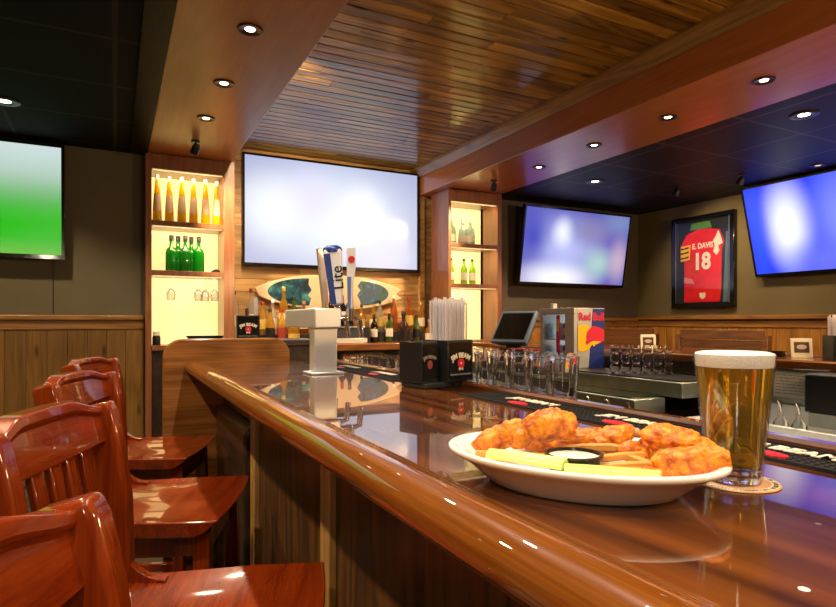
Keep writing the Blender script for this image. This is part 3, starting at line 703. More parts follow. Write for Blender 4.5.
nth = ['first', 'second', 'third', 'fourth', 'fifth', 'sixth', 'seventh', 'eighth', 'ninth', 'tenth']
for k, x in enumerate((0.295, 0.385, 0.475, 0.565, 0.655, 0.745)):
    bottle('galliano', 'yellow', 'tan', 'white', (x, 5.06 + 0.02 * (k % 2), 2.045), 'tall tapering yellow liqueur bottle, %s from the left on the top lit shelf' % nth[k], 'yellow bottles on the left cabinet', 1.0)
for k, (x, y) in enumerate(((0.40, 5.08), (0.452, 5.11), (0.503, 5.07), (0.552, 5.11), (0.605, 5.08))):
    bottle('square', 'green', None, 'black', (x, y, 1.660), 'bright green bottle with black cap, %s from the left on the middle lit shelf' % nth[k], 'green bottles on the left cabinet', 1.02)
for k, x in enumerate((2.985, 3.14, 3.205)):
    bottle('gin', 'ice', 'white', 'silver', (x, 5.08 + 0.04 * (k % 2), 2.034), ['pale ice-blue bottle at the left end of the right cabinet top shelf', 'pale ice-blue bottle in the middle of the right cabinet top shelf', 'pale ice-blue bottle at the right of the right cabinet top shelf'][k], 'pale bottles on the right cabinet')
for k, x in enumerate((2.985, 3.135, 3.235)):
    bottle('liquor', 'lime', 'white', 'green' if False else 'black', (x, 5.09, 1.637), ['lime green bottle at the left end of the right cabinet lower shelf', 'lime green bottle in the middle of the right cabinet lower shelf', 'lime green bottle at the right of the right cabinet lower shelf'][k], 'lime bottles on the right cabinet', 0.86)

# hanging wine glasses under the lower shelves
def make_wine_glass(label, loc, group):
    t = tag(MB().lathe([(0.033, 0.0), (0.033, -0.003), (0.004, -0.008), (0.0035, -0.085), (0.012, -0.095), (0.034, -0.12), (0.037, -0.15), (0.030, -0.19), (0.0285, -0.19), (0.0355, -0.15), (0.032, -0.122), (0.010, -0.098), (0.0, -0.096)], 18).build('wine_glass', M['thin'], smooth=60), label, 'wine glass', group)
    t.location = loc
    return t
hang = [(0.395, 5.06, 1.6195, 'stemmed glass hanging alone under the left cabinet shelf'), (0.60, 5.06, 1.6195, 'left glass of the hanging trio under the left cabinet shelf'), (0.66, 5.12, 1.6195, 'middle glass of the hanging trio under the left cabinet shelf'), (0.725, 5.05, 1.6195, 'right glass of the hanging trio under the left cabinet shelf'), (2.99, 5.06, 1.5965, 'stemmed glass hanging at the left under the right cabinet shelf'), (3.09, 5.06, 1.5965, 'stemmed glass hanging in the middle under the right cabinet shelf')]
w0 = None
for x, y, z, l in hang:
    if w0 is None: w0 = make_wine_glass(l, (x, y, z), 'glasses hanging in the cabinets')
    else: w0 = dup(w0, (x, y, z), 0, l)
tag(MB().prism([(0.72, 1.661), (0.80, 1.661), (0.79, 1.685), (0.76, 1.692), (0.735, 1.68)], 'y', 5.02, 5.09).build('folded_bar_rag', plain('dark_cloth', (0.02, 0.015, 0.01), 0.9), bevel=0.008), 'small dark folded rag on the middle lit shelf beside the green bottles', 'rag')
bpy.data.objects['folded_bar_rag'].location.x = -0.03

# ================================================================ BACK BAR
bb = thing('back_counter', 'wooden back bar counter under the surfboard on the plank wall', 'counter')
MB().box(0.87, 2.87, 4.78, 5.44, 1.01, 1.07).build('worktop', M['counter'], bb, bevel=0.006)
MB().box(0.87, 2.87, 4.86, 5.40, 0.0, 1.01).build('cabinet_body', M['darkwood'], bb)
for k in range(4):
    x = 0.89 + k * 0.495
    d = MB().box(x, x + 0.48, 4.84, 4.862, 0.12, 0.98).build('cabinet_door', M['darkwood'], bb, bevel=0.004)
    MB().box(x + 0.43, x + 0.445, 4.82, 4.845, 0.75, 0.9).build('handle', M['steel'], d, bevel=0.003)
rs = tag(MB().box(0.92, 1.62, 5.19, 5.42, 1.0705, 1.15).build('bottle_riser', M['black'], bevel=0.004), 'low black bottle step on the back counter behind the tap tower', 'riser', 'black bottle steps')
r2 = tag(MB().box(2.03, 2.86, 5.21, 5.42, 1.0705, 1.17).build('bottle_riser', M['black'], bevel=0.004), 'low black bottle step on the back counter below the surfboard tail', 'riser', 'black bottle steps')
gb = 'liquor bottles on the back counter'
BL = [  # shape, body, label, cap, x, y, z, scale, text
    ('tall', 'clear', 'white', 'black', 0.925, 5.30, 1.15, 1.05, 'clear tall bottle with black cap beside the left lit cabinet'),
    ('liquor', 'brown', 'black', 'black', 0.985, 5.06, 1.07, 1.0, 'short dark bottle behind the far black caddy'),
    ('tall', 'clear', 'white', 'red', 1.065, 5.29, 1.15, 1.12, 'clear tall bottle with red cap rising at the surfboard nose'),
    ('liquor', 'gold', 'yellow', 'red', 1.165, 5.30, 1.15, 0.95, 'gold bottle with red cap beneath the surfboard nose'),
    ('liquor', 'gold', 'black', 'black', 1.17, 5.02, 1.07, 1.0, 'gold whisky bottle with slanted black label in front of its row'),
    ('liquor', 'clear', 'silver', 'silver', 1.26, 5.31, 1.15, 1.02, 'clear silver-capped bottle in front of the blue surfboard panel'),
    ('liquor', 'gold', 'red', 'red', 1.275, 5.04, 1.07, 1.0, 'gold whisky bottle with red label left of the tap tower'),
    ('tall', 'gold', 'cream', 'gold', 1.355, 5.29, 1.15, 1.18, 'tallest yellow bottle standing before the left blue surfboard panel'),
    ('decanter', 'gold', 'yellow', 'gold', 1.375, 5.03, 1.07, 1.0, 'squat yellow decanter bottle right beside the tap tower'),
    ('liquor', 'olive', 'yellow', 'black', 1.45, 5.30, 1.15, 1.12, 'olive green bottle at the right side of the left blue surfboard panel'),
    ('liquor', 'amber', 'cream', 'cork', 1.54, 5.29, 1.15, 1.0, 'amber bottle hidden partly behind the steel tap box'),
    ('wine', 'wine', 'cream', 'red', 1.80, 5.30, 1.222, 0.95, 'dark wine bottle with red foil left of its twin on the steel cooler'),
    ('wine', 'wine', 'white', 'red', 1.915, 5.30, 1.222, 0.95, 'dark wine bottle with white label and red foil on the steel cooler'),
    ('wine', 'wine', 'red', 'black', 2.00, 5.33, 1.222, 1.0, 'dark bottle before the right blue surfboard panel'),
    ('liquor', 'gold', 'yellow', 'black', 2.115, 5.31, 1.17, 0.85, 'gold bottle left of the front white-labelled wine bottles'),
    ('wine', 'wine', 'white', 'black', 2.14, 5.06, 1.07, 0.86, 'black wine bottle with white label at the front of the counter'),
    ('liquor', 'gold', 'cream', 'gold', 2.235, 5.31, 1.17, 0.85, 'gold bottle between and behind the two white-labelled wine bottles'),
    ('liquor', 'clear', 'yellow', 'black', 2.315, 5.33, 1.17, 0.98, 'pale bottle with black cap behind the green wine bottle'),
    ('wine', 'olive', 'white', 'black', 2.295, 5.06, 1.07, 0.90, 'green wine bottle with white label at the front of the counter'),
    ('liquor', 'lime', 'green', 'gold', 2.40, 5.20 + 0.07, 1.17, 0.62, 'small lime green bottle between green wine and dark brandy bottle'),
    ('decanter', 'brown', 'black', 'black', 2.435, 5.04, 1.07, 1.22, 'dark brandy bottle with round shoulders at the front of the counter'),
    ('tall', 'amber', 'red', 'white', 2.465, 5.33, 1.17, 0.98, 'amber bottle with red label and white cap below the plank wall'),
    ('liquor', 'amber', 'yellow', 'red', 2.625, 5.31, 1.17, 1.12, 'orange bottle with yellow label and red cap near the right lit cabinet'),
    ('liquor', 'olive', 'black', 'black', 2.585, 5.07, 1.07, 0.85, 'short dark green bottle in front of the orange bottle'),
    ('liquor', 'gold', 'cream', 'gold', 2.76, 5.30, 1.17, 0.95, 'gold bottle last in line against the right lit cabinet'),
    ('decanter', 'gold', 'cream', 'cork', 2.72, 5.05, 1.07, 0.9, 'squat gold bottle with cream label behind the straws'),
]
for s, bd, lb, cp, x, y, z, sc, tx in BL: bottle(s, bd, lb, cp, (x, y, z), tx, gb, sc)
# steel cooler among the bottles
cl = thing('bottle_cooler', 'low stainless steel cooler box on the back counter behind the tap handles', 'cooler', (1.83, 5.12, 1.0705))
MB().box(-0.19, 0.20, -0.17, 0.17, 0.0, 0.045).build('plinth', M['steel'], cl, bevel=0.004)
MB().box(-0.15, 0.18, -0.13, 0.10, 0.045, 0.15).build('body', plain('smoked_plastic', (0.10, 0.11, 0.13), 0.15, trans=0.3, coat=0.5), cl, bevel=0.006)
MB().box(-0.16, 0.19, -0.14, 0.26, 0.138, 0.150).build('lid', M['steel_dull'], cl, bevel=0.003)
lb_ = tag(MB().box(2.01, 2.07, 5.00, 5.12, 1.0705, 1.215).build('tea_box', M['black'], bevel=0.003), 'black box between the steel cooler and the wine bottles', 'box')

# surfboard on the plank wall
def board_outline(n=40):
    up = []
    L0, L1, H = 0.0, 1.46, 0.168
    for i in range(n + 1):
        u = i / n; x = L0 + (L1 - 0.0) * u
        k = (1 - abs(2 * u * 0.93 - 0.95) ** 2.3)
        up.append((x, H * max(0.0, k) ** 0.82))
    return up
sb = thing('surfboard', 'cream surfboard with two blue green panels hung along the plank wall', 'surfboard', (1.115, 5.405, 1.54))
up = board_outline()
pts = [(x, h) for x, h in up] + [(1.40, 0.0)] + [(x, -h) for x, h in reversed(up)][:-1]
MB().prism(pts, 'y', -0.028, 0.0).build('board', plain('board_cream', (0.78, 0.60, 0.42), 0.35, coat=0.4), sb, bevel=0.010, seg=3)
def sea(name, seed, pal):
    m, nt, b = newmat(name); L = nt.links.new
    tc = N(nt, 'ShaderNodeTexCoord'); mp = N(nt, 'ShaderNodeMapping'); mp.inputs['Location'].default_value = (seed, seed, seed); L(tc.outputs['Object'], mp.inputs['Vector'])
    nz = N(nt, 'ShaderNodeTexNoise'); nz.inputs['Scale'].default_value = 11; nz.inputs['Detail'].default_value = 8; nz.inputs['Distortion'].default_value = 1.2; L(mp.outputs[0], nz.inputs['Vector'])
    r = N(nt, 'ShaderNodeValToRGB'); e = r.color_ramp.elements
    e[0].position = 0.30; e[0].color = (*pal[0], 1); e[1].position = 0.72; e[1].color = (*pal[3], 1)
    a = e.new(0.45); a.color = (*pal[1], 1); a = e.new(0.58); a.color = (*pal[2], 1)
    L(nz.outputs['Fac'], r.inputs['Fac']); L(r.outputs['Color'], b.inputs['Base Color']); b.inputs['Roughness'].default_value = 0.3
    return m
def inset(x0, x1, k, cut):
    p = [(x, h * k) for x, h in up if x0 <= x <= x1]
    return p
pl_ = [(0.50 + 0.385 * math.cos(PI / 2 + PI * i / 24) + (0.012 * (i % 2) if i in (0, 24) else 0), 0.128 * math.sin(PI / 2 + PI * i / 24)) for i in range(25)] + [(0.52, -0.06), (0.49, -0.03), (0.525, 0.02), (0.495, 0.07)]
MB().prism(pl_, 'y', -0.0305, -0.027).build('blue_panel', sea('sea_blue', 0.0, ((0.003, 0.012, 0.04), (0.004, 0.035, 0.08), (0.01, 0.10, 0.15), (0.06, 0.30, 0.34))), sb)
pr_ = [(1.02 + 0.295 * math.cos(-PI / 2 + PI * i / 24), 0.118 * math.sin(-PI / 2 + PI * i / 24)) for i in range(25)] + [(0.985, 0.07), (1.015, 0.03), (0.98, -0.02), (1.01, -0.07)]
MB().prism(pr_, 'y', -0.0305, -0.027).build('green_panel', sea('sea_green', 4.0, ((0.003, 0.02, 0.04), (0.004, 0.09, 0.09), (0.01, 0.05, 0.20), (0.06, 0.28, 0.34))), sb)

# ================================================================ TAP TOWER
tp = thing('beer_tap_tower', 'square stainless beer tap tower with three tall handles on the bar', 'tap tower', (0.685, 2.10, 1.0702))
MB().box(-0.062, 0.062, -0.055, 0.055, 0.0, 0.008).build('base_plate', M['steel'], tp, bevel=0.002)
MB().box(-0.044, 0.044, -0.030, 0.030, 0.008, 0.17).build('column', M['steel'], tp, bevel=0.004)
MB().box(-0.050, 0.050, -0.055, 0.36, 0.168, 0.24).build('tap_box', M['steel'], tp, bevel=0.005)
hw_ = plain('handle_white', (0.78, 0.74, 0.74), 0.25, coat=0.5); hb_ = plain('handle_blue', (0.02, 0.05, 0.24), 0.2, 0.3, coat=0.5)
for y in (-0.02, 0.12, 0.27):
    f = MB(); f.tube([(0.05, y, 0.205), (0.105, y, 0.205), (0.135, y, 0.198), (0.142, y, 0.13)], 0.011, 12); f.cyl(0.015, 0.195, 0.238, 14, Matrix.Translation((0.098, y, 0)))
    f.build('faucet', M['chrome'], tp, smooth=50)
R = Matrix.Translation((0.098, 0.12, 0.238)) @ Matrix.Rotation(math.radians(-20), 4, 'Z') @ Matrix.Rotation(math.radians(-5), 4, 'Y')
hA = MB().prism([(-0.024, 0.02), (0.024, 0.02), (0.037, 0.225), (0.032, 0.240), (-0.032, 0.240), (-0.037, 0.225)], 'y', -0.020, 0.020, R).build('wide_handle', hw_, tp, bevel=0.008, seg=3)
MB().cyl(0.012, -0.003, 0.025, 14, R).build('ferrule', M['chrome'], hA, smooth=50)
MB().prism([(-0.025, 0.022), (-0.002, 0.022), (-0.010, 0.222), (-0.036, 0.222)], 'y', -0.0225, -0.018, R).build('blue_panel', hb_, hA, bevel=0.002)
MB().lathe([(0, 0.256), (0.022, 0.254), (0.036, 0.245), (0.039, 0.234), (0.037, 0.226), (0, 0.226)], 20, R, 1.0, 0.62).build('blue_top', hb_, hA, smooth=50)
me = text_bm('Lite', 0.062, bold=0.0006, extrude=0.0005); me.materials.append(M['black']); me.name = 'lettering'
me.transform(R @ Matrix.Translation((0.012, -0.0212, 0.125)) @ Matrix.Rotation(PI / 2, 4, 'X') @ Matrix.Rotation(PI / 2, 4, 'Z'))
lt = bpy.data.objects.new('lettering', me); C.objects.link(lt); lt.parent = hA
R2 = Matrix.Translation((0.098, 0.27, 0.238)) @ Matrix.Rotation(math.radians(-5), 4, 'Y')
hS = MB().prism([(-0.012, 0.0), (0.012, 0.0), (0.016, 0.26), (-0.016, 0.26)], 'y', -0.012, 0.012, R2).build('tan_handle', plain('handle_tan', (0.45, 0.34, 0.30), 0.3, coat=0.4), tp, bevel=0.003)
MB().cyl(0.013, -0.003, 0.03, 14, R2).build('ferrule', plain('brass', (0.5, 0.33, 0.1), 0.25, 1.0), hS, smooth=50)
R3 = Matrix.Translation((0.098, -0.02, 0.238)) @ Matrix.Rotation(math.radians(-22), 4, 'Z')
hB = MB().prism([(-0.009, 0.0), (0.010, 0.0), (0.012, 0.10), (0.021, 0.15), (0.019, 0.232), (-0.014, 0.232), (-0.012, 0.10)], 'y', -0.011, 0.011, R3).build('narrow_handle', hw_, tp, bevel=0.004)
MB().lathe([(0, 0), (0.013, 0), (0.013, 0.003), (0, 0.003)], 16, R3 @ Matrix.Translation((0.005, -0.0105, 0.185)) @ Matrix.Rotation(PI / 2, 4, 'X')).build('red_badge', M['red'], hB, smooth=40)
MB().prism([(-0.009, 0.002), (0.002, 0.002), (0.004, 0.12), (-0.011, 0.12)], 'y', -0.0125, -0.010, R3).build('blue_stripe', plain('stripe_blue', (0.10, 0.16, 0.42), 0.3), hB)
MB().cyl(0.011, -0.002, 0.008, 14, R3).build('ferrule', M['chrome'], hB, smooth=50)

# ================================================================ NAPKIN AND STRAW CADDIES
straw_m = glassy('straw_plastic', (0.95, 0.91, 0.93), 0.25, 0.2)
def caddy(label, loc, rz, n_straws, two=True, letters=True, pad=False):
    t = thing('napkin_caddy', label, 'caddy', loc, rz, 'black bar caddies')
    if pad: MB().box(-0.132, -0.012, -0.035, 0.07, -0.0140, -0.0002).build('rubber_pad', M['rubber'], t, bevel=0.002)
    def tray(x0, x1, y0, y1, h):
        b = MB(); w = 0.004
        b.box(x0, x1, y0, y1, 0, w); b.box(x0, x0 + w, y0, y1, w, h); b.box(x1 - w, x1, y0, y1, w, h); b.box(x0 + w, x1 - w, y0, y0 + w, w, h); b.box(x0 + w, x1 - w, y1 - w, y1, w, h)
        return b
    tray(-0.055, 0.055, -0.045, 0.06, 0.122).build('front_box', M['black'], t, bevel=0.0015)
    if two:
        tray(-0.135, -0.072, -0.02, 0.075, 0.118).build('side_box', M['black'], t, bevel=0.0015)
        MB().box(-0.074, -0.05, -0.005, 0.06, 0, 0.10).build('web', M['black'], t, bevel=0.0015)
    if letters:
        f = MB().box(-0.048, 0.048, -0.0462, -0.0448, 0.01, 0.115).build('front_plate', M['black_gloss'], t)
        text('lettering', 'JIM BEAM', 0.0205, M['cream'], f, (0, -0.0468, 0.077), (PI / 2, 0, 0), arch=0.075, bold=0.0007, extrude=0.0004)
        text('small_lettering', 'KENTUCKY STRAIGHT BOURBON', 0.0058, plain('dim_print', (0.35, 0.33, 0.3), 0.5), f, (0, -0.0468, 0.021), (PI / 2, 0, 0), bold=0.0001, extrude=0.0004)
        s = MB()
        P = []
        for i in range(32):
            a = 2 * PI * i / 32; r = 0.0135 + (0.0013 if i % 2 else 0)
            P.append((r * math.cos(a), 0.054 + r * math.sin(a)))
        s.prism(P, 'y', -0.0474, -0.0464)
        s.build('red_seal', M['red'], f)
        s = MB(); s.prism([(-0.009, 0.042), (-0.001, 0.040), (-0.002, 0.033), (-0.0055, 0.036), (-0.009, 0.032)], 'y', -0.0474, -0.0466); s.prism([(0.009, 0.042), (0.001, 0.040), (0.002, 0.033), (0.0055, 0.036), (0.009, 0.032)], 'y', -0.0474, -0.0466)
        s.lathe([(0, 0), (0.0035, 0), (0, 0.0008)], 12, Matrix.Translation((0, -0.0474, 0.054)) @ Matrix.Rotation(PI / 2, 4, 'X'))
        s.build('ribbon', M['cream'], f)
        if two:
            p = MB().box(-0.131, -0.076, -0.0212, -0.0198, 0.01, 0.112).build('side_plate', M['black_gloss'], t)
            text('lettering', 'JIM BEAM', 0.013, plain('dim_cream', (0.25, 0.20, 0.15), 0.5), p, (-0.1035, -0.0218, 0.075), (PI / 2, 0, 0), arch=0.05, bold=0.0004, extrude=0.0004)
            s = MB(); s.lathe([(0, 0), (0.010, 0), (0.010, 0.001), (0, 0.001)], 16, Matrix.Translation((-0.1035, -0.0216, 0.053)) @ Matrix.Rotation(PI / 2, 4, 'X'), 1, 1.3)
            s.build('red_seal', plain('dim_red', (0.22, 0.03, 0.02), 0.5), p)
    return t
def straws(label, loc, rz, n, h, sx, sy):
    """a tight bundle of clear drinking straws: nobody could count them"""
    b = MB(); rr = random.Random(n)
    k = 0
    nx = int(sx / 0.0075); ny = max(2, int(sy / 0.012))
    for i in range(nx):
        for j in range(ny):
            x = -sx / 2 + sx * (i + 0.5) / nx + rr.uniform(-.001, .001); y = -sy / 2 + sy * (j + 0.5) / ny + rr.uniform(-.002, .002)
            hh = h + rr.uniform(-0.012, 0.006)
            b.tube([(x, y, 0.006), (x + rr.uniform(-.003, .003), y + rr.uniform(-.003, .003), hh)], 0.0031, 8)
    o = b.build('drinking_straws', straw_m, smooth=50)
    o.location = loc; o.rotation_euler = (0, 0, rz); o['kind'] = 'stuff'
    tag(o, label, 'straws', 'bundles of drinking straws')
    return o
CR = math.radians(16)
caddy('black two-box caddy with arched cream lettering on the bar before the straws', (0.895, 1.535, 1.0848), CR, 40, pad=True)
straws('bundle of white drinking straws in the black caddy on the near bar', (0.893, 1.540, 1.0893), CR, 11, 0.238, 0.094, 0.075)
caddy('black caddy with small emblem on the ledge behind the rounded end panel', (0.585, 2.99, 1.1705), -0.12, 10, two=False)
straws('short bundle of white straws in the caddy behind the rounded end panel', (0.628, 3.0, 1.175), -0.12, 5, 0.205, 0.018, 0.05)
tr = tag(MB().lathe([(0, 0), (0.075, 0), (0.09, 0.022), (0.086, 0.022), (0.072, 0.004), (0, 0.004)], 24, None, 1, 0.7).build('serving_tray', M['black'], smooth=40), 'small black tray on the ledge at the left of the end panel', 'tray')
tr.location = (0.335 + 0.06, 3.06, 1.1705)
wb = thing('soda_bottle', 'dark bottle with broad white cap on the cabinet base behind the end panel', 'bottle', (0.285, 4.98, 1.0805))
MB().lathe([(0, 0), (0.028, 0), (0.03, 0.004), (0.03, 0.06), (0.024, 0.075), (0, 0.075)], 18).build('body', M['black'], wb, smooth=50)
MB().cyl(0.026, 0.075, 0.105, 18).build('cap', M['white'], wb, smooth=50)

# ================================================================ GLASSES BEHIND THE BAR
def make_pint(loc, label, group):
    o = MB().lathe([(0, 0), (0.029, 0), (0.0305, 0.004), (0.0325, 0.03), (0.0425, 0.150), (0.0430, 0.152), (0.0405, 0.152), (0.0302, 0.034), (0.026, 0.020), (0, 0.017)], 20).build('pint_glass', M['glass'], smooth=40)
    o.location = loc; tag(o, label, 'glass', group); return o
p0 = None
for r in range(2):
    for k in range(6):
        x, y = 1.02 + r * 0.09, 1.175 + k * 0.093 + r * 0.115
        l = 'empty pint glass in the %s row, %s from the %s end' % ('front' if r == 0 else 'rear', nth[k], 'right')
        if p0 is None: p0 = make_pint((x, y, 1.0205), l, 'empty pint glasses behind the bar')
        else: dup(p0, (x, y, 1.0205), 0, l)
q0 = None
for r in range(2):
    for k in range(8):
        x, y = 1.01 + r * 0.088, 2.06 + k * 0.088
        l = 'short clear tumbler in the %s row, %s place away from the caddy' % ('front' if r == 0 else 'rear', nth[k])
        if q0 is None:
            q0 = MB().lathe([(0, 0), (0.034, 0), (0.036, 0.004), (0.040, 0.088), (0.0375, 0.088), (0.0335, 0.016), (0, 0.012)], 18).build('tumbler', M['glass'], smooth=40)
            q0.location = (x, y, 1.0205); tag(q0, l, 'glass', 'short tumblers behind the bar')
        else: dup(q0, (x, y, 1.0205), 0, l)

# speed rail with pourer bottles just inside the bar
sr = thing('speed_rail', 'dark speed rail with bottles inside the bar below the pint glasses', 'rail', (1.30, 1.25, 0.0))
MB().box(-0.06, 0.06, -0.35, 0.35, 0.66, 0.69).build('tray', M['steel_dull'], sr, bevel=0.003)
MB().box(-0.065, -0.06, -0.35, 0.35, 0.69, 0.78).build('front_bar', M['steel_dull'], sr)
MB().box(-0.06, 0.06, -0.35, -0.33, 0.0, 0.66).build('leg', M['steel_dull'], sr); MB().box(-0.06, 0.06, 0.33, 0.35, 0.0, 0.66).build('leg', M['steel_dull'], sr)
for k, y in enumerate((1.21, 1.29, 1.37)):
    t = thing('pourer_bottle', 'dark bottle with chrome pourer in the speed rail, %s' % ['nearest of the three', 'middle one', 'farthest of the three'][k], 'bottle', (1.30, y, 0.6905), 0, 'pourer bottles in the speed rail')
    MB().lathe([(0, 0), (0.036, 0), (0.037, 0.19), (0.015, 0.23), (0.013, 0.285), (0, 0.285)], 16).build('glass_body', G['wine'], t, smooth=50)
    MB().tube([(0, 0, 0.285), (0, 0, 0.31), (-0.008, 0.01, 0.34)], 0.006, 8).build('pourer', M['chrome'], t, smooth=50)

# ================================================================ FAR LEG OF THE BAR AND ITS WORK STATION
fb = thing('bar_counter', 'far wooden bar counter facing the booths on the right side', 'bar')
MB().box(2.92, 3.55, -0.6, 4.93, 1.03, 1.07).build('countertop', M['bartop'], fb)
MB().prism([(2.90, 1.032), (2.895, 1.05), (2.90, 1.07), (2.915, 1.078), (2.93, 1.0725), (2.93, 1.032)], 'y', -0.6, 4.93).build('edge_rail', M['rail'], fb, smooth=35)
MB().box(2.98, 3.40, -0.6, 4.93, 0.0, 1.03).build('body', M['darkwood'], fb)

ws = thing('ice_station', 'stepped stainless steel ice station below the stacked shot glasses', 'work station')
MB().box(2.52, 2.88, 2.02, 3.55, 0.875, 0.955).build('upper_deck', M['steel_dull'], ws, bevel=0.004)
MB().box(2.53, 2.87, 2.03, 3.54, 0.9555, 0.962).build('deck_liner', M['black'], ws)
MB().box(2.30, 2.52, 2.12, 3.5, 0.79, 0.872).build('lower_deck', M['steel_dull'], ws, bevel=0.004)
MB().box(2.315, 2.51, 2.16, 3.48, 0.8725, 0.879).build('well_lid', M['black_gloss'], ws, bevel=0.002)
MB().box(2.34, 2.86, 2.15, 3.5, 0.12, 0.79).build('cabinet_body', M['black'], ws)
for x, y in ((2.36, 2.18), (2.84, 2.18), (2.36, 3.47), (2.84, 3.47)): MB().cyl(0.02, 0.0, 0.12, 12, Matrix.Translation((x, y, 0))).build('leg', M['steel_dull'], ws, smooth=50)

# shot glasses: six stacks of three
s0 = None
tier = ['bottom', 'middle', 'top']
for k in range(6):
    for j in range(3):
        x, y, z = 2.600 + 0.028 * k, 2.52 - 0.036 * k, 0.9625 + j * 0.055
        x, y = 2.575 + 0.047 * k, 2.52 - 0.036 * k
        l = 'small shot glass, %s of the %s stack from the left on the steel station' % (tier[j], nth[k])
        if s0 is None:
            s0 = MB().lathe([(0, 0.0), (0.0165, 0.0), (0.022, 0.007), (0.0272, 0.024), (0.0255, 0.042), (0.0195, 0.054), (0.0180, 0.054), (0.0235, 0.042), (0.0245, 0.025), (0.018, 0.011), (0, 0.009)], 16).build('shot_glass', M['glass'], smooth=50)
            s0.location = (x, y, z); tag(s0, l, 'shot glass', 'stacked shot glasses')
        else: dup(s0, (x, y, z), 0, l)

# mini fridge
fr = thing('mini_fridge', 'small drinks fridge with lit glass door and yellow sun side', 'fridge', (2.60, 2.89, 0.9625))
silver = plain('fridge_silver', (0.50, 0.50, 0.53), 0.35, 0.3); fblue = plain('fridge_blue', (0.012, 0.03, 0.22), 0.35); fyel = plain('fridge_yellow', (0.92, 0.56, 0.01), 0.4); fred = plain('fridge_red', (0.70, 0.012, 0.06), 0.4)
W_, D_, H_ = 0.262, 0.335, 0.388
b = MB(); b.box(0.03, W_, 0, 0.012, 0, H_); b.box(0.03, W_, D_ - 0.012, D_, 0, H_); b.box(0.03, W_, 0.012, D_ - 0.012, 0, 0.03); b.box(0.03, W_, 0.012, D_ - 0.012, H_ - 0.03, H_); b.box(W_ - 0.012, W_, 0.012, D_ - 0.012, 0.03, H_ - 0.03)
b.build('cabinet_body', silver, fr, bevel=0.003)
MB().box(W_ - 0.02, W_ - 0.013, 0.013, D_ - 0.013, 0.03, H_ - 0.03).build('lit_lining', plain('fridge_light', (0.8, 0.9, 0.85), 0.5, emit=(0.75, 0.92, 0.85), es=0.9), fr)
MB().box(0.05, W_ - 0.021, 0.013, D_ - 0.013, 0.175, 0.180).build('shelf', M['white'], fr)
dr = MB(); dr.box(0.0, 0.03, 0, D_, 0, 0.04); dr.box(0.0, 0.03, 0, D_, H_ - 0.04, H_); dr.box(0.0, 0.03, 0, 0.085, 0.04, H_ - 0.04); dr.box(0.0, 0.03, D_ - 0.03, D_, 0.04, H_ - 0.04)
dr = dr.build('door', silver, fr, bevel=0.003)
MB().box(0.012, 0.016, 0.085, D_ - 0.03, 0.04, H_ - 0.04).build('door_glass', M['thin'], dr)
MB().box(-0.004, 0.004, 0.135, 0.165, 0.03, H_ - 0.045).build('red_strip', fred, dr, bevel=0.002)
MB().lathe([(0, 0.235), (0.010, 0.235), (0.012, 0.242), (0.012, 0.31), (0.009, 0.318), (0, 0.318)], 14, Matrix.Translation((-0.004, 0.15, 0)), 0.5, 1.0).build('can_emblem', fyel, dr, smooth=50)
# the printed side: silver and blue halves, yellow disc, red bull, red words
sd = MB().prism([(0.125, 0.004), (0.160, H_ - 0.004), (W_ - 0.003, H_ - 0.004), (W_ - 0.003, 0.004), (0.10, 0.004)], 'y', -0.0012, 0.0).build('blue_side', fblue, fr)
P = [(0.075 + 0.0 + 0.088 * math.cos(2 * PI * i / 40), 0.195 + 0.088 * math.sin(2 * PI * i / 40)) for i in range(40)]
P = [(max(x, 0.034), z) for x, z in P]
MB().prism(P, 'y', -0.0022, -0.001).build('yellow_disc', fyel, fr)
bull = [(0.095, 0.165), (0.105, 0.185), (0.100, 0.205), (0.110, 0.235), (0.135, 0.258), (0.165, 0.272), (0.190, 0.268), (0.215, 0.262), (0.245, 0.252), (0.257, 0.245), (0.257, 0.175), (0.238, 0.172), (0.225, 0.158), (0.205, 0.160), (0.195, 0.150), (0.180, 0.160), (0.168, 0.148), (0.155, 0.160), (0.140, 0.150), (0.125, 0.158), (0.112, 0.148)]
MB().prism(bull, 'y', -0.0034, -0.002).build('red_emblem', fred, fr)
MB().prism([(0.11, 0.150), (0.135, 0.165), (0.165, 0.175), (0.20, 0.170), (0.225, 0.175), (0.205, 0.158), (0.18, 0.152), (0.165, 0.138), (0.15, 0.155)], 'y', -0.0044, -0.003).build('gold_marks', fyel, fr)
text('lettering', 'Red Bull', 0.070, fred, fr, (0.147, -0.0026, 0.330), (PI / 2, 0, 0), bold=0.0022, xs=0.92)
for k, (y, z, c) in enumerate(((0.12, 0.1805, 'silver'), (0.20, 0.1805, 'blue'), (0.26, 0.1805, 'silver'), (0.12, 0.0305, 'blue'), (0.20, 0.0305, 'blue'), (0.26, 0.0305, 'silver'))):
    cn = thing('drink_can', '%s drink can on the %s fridge shelf, %s along' % (c, 'upper' if z > 0.1 else 'lower', ['front', 'middle', 'rear', 'front', 'middle', 'rear'][k]), 'can', (2.60 + 0.12, 2.89 + y, 0.9625 + z), 0, 'cans in the mini fridge')
    MB().lathe([(0, 0), (0.022, 0), (0.026, 0.006), (0.026, 0.10), (0.021, 0.112), (0, 0.112)], 16).build('body', fblue if c == 'blue' else M['steel'], cn, smooth=50)
    MB().lathe([(0.0262, 0.03), (0.0266, 0.03), (0.0266, 0.075), (0.0262, 0.075)], 16).build('band', M['white'], cn, smooth=60)
pk = tag(MB().box(0, 0.034, 0, 0.03, 0, 0.035).build('paper_tag', M['paper'], bevel=0.002), 'small white paper tag standing on top of the drinks fridge', 'tag'); pk.location = (2.66, 3.16, 1.3510)

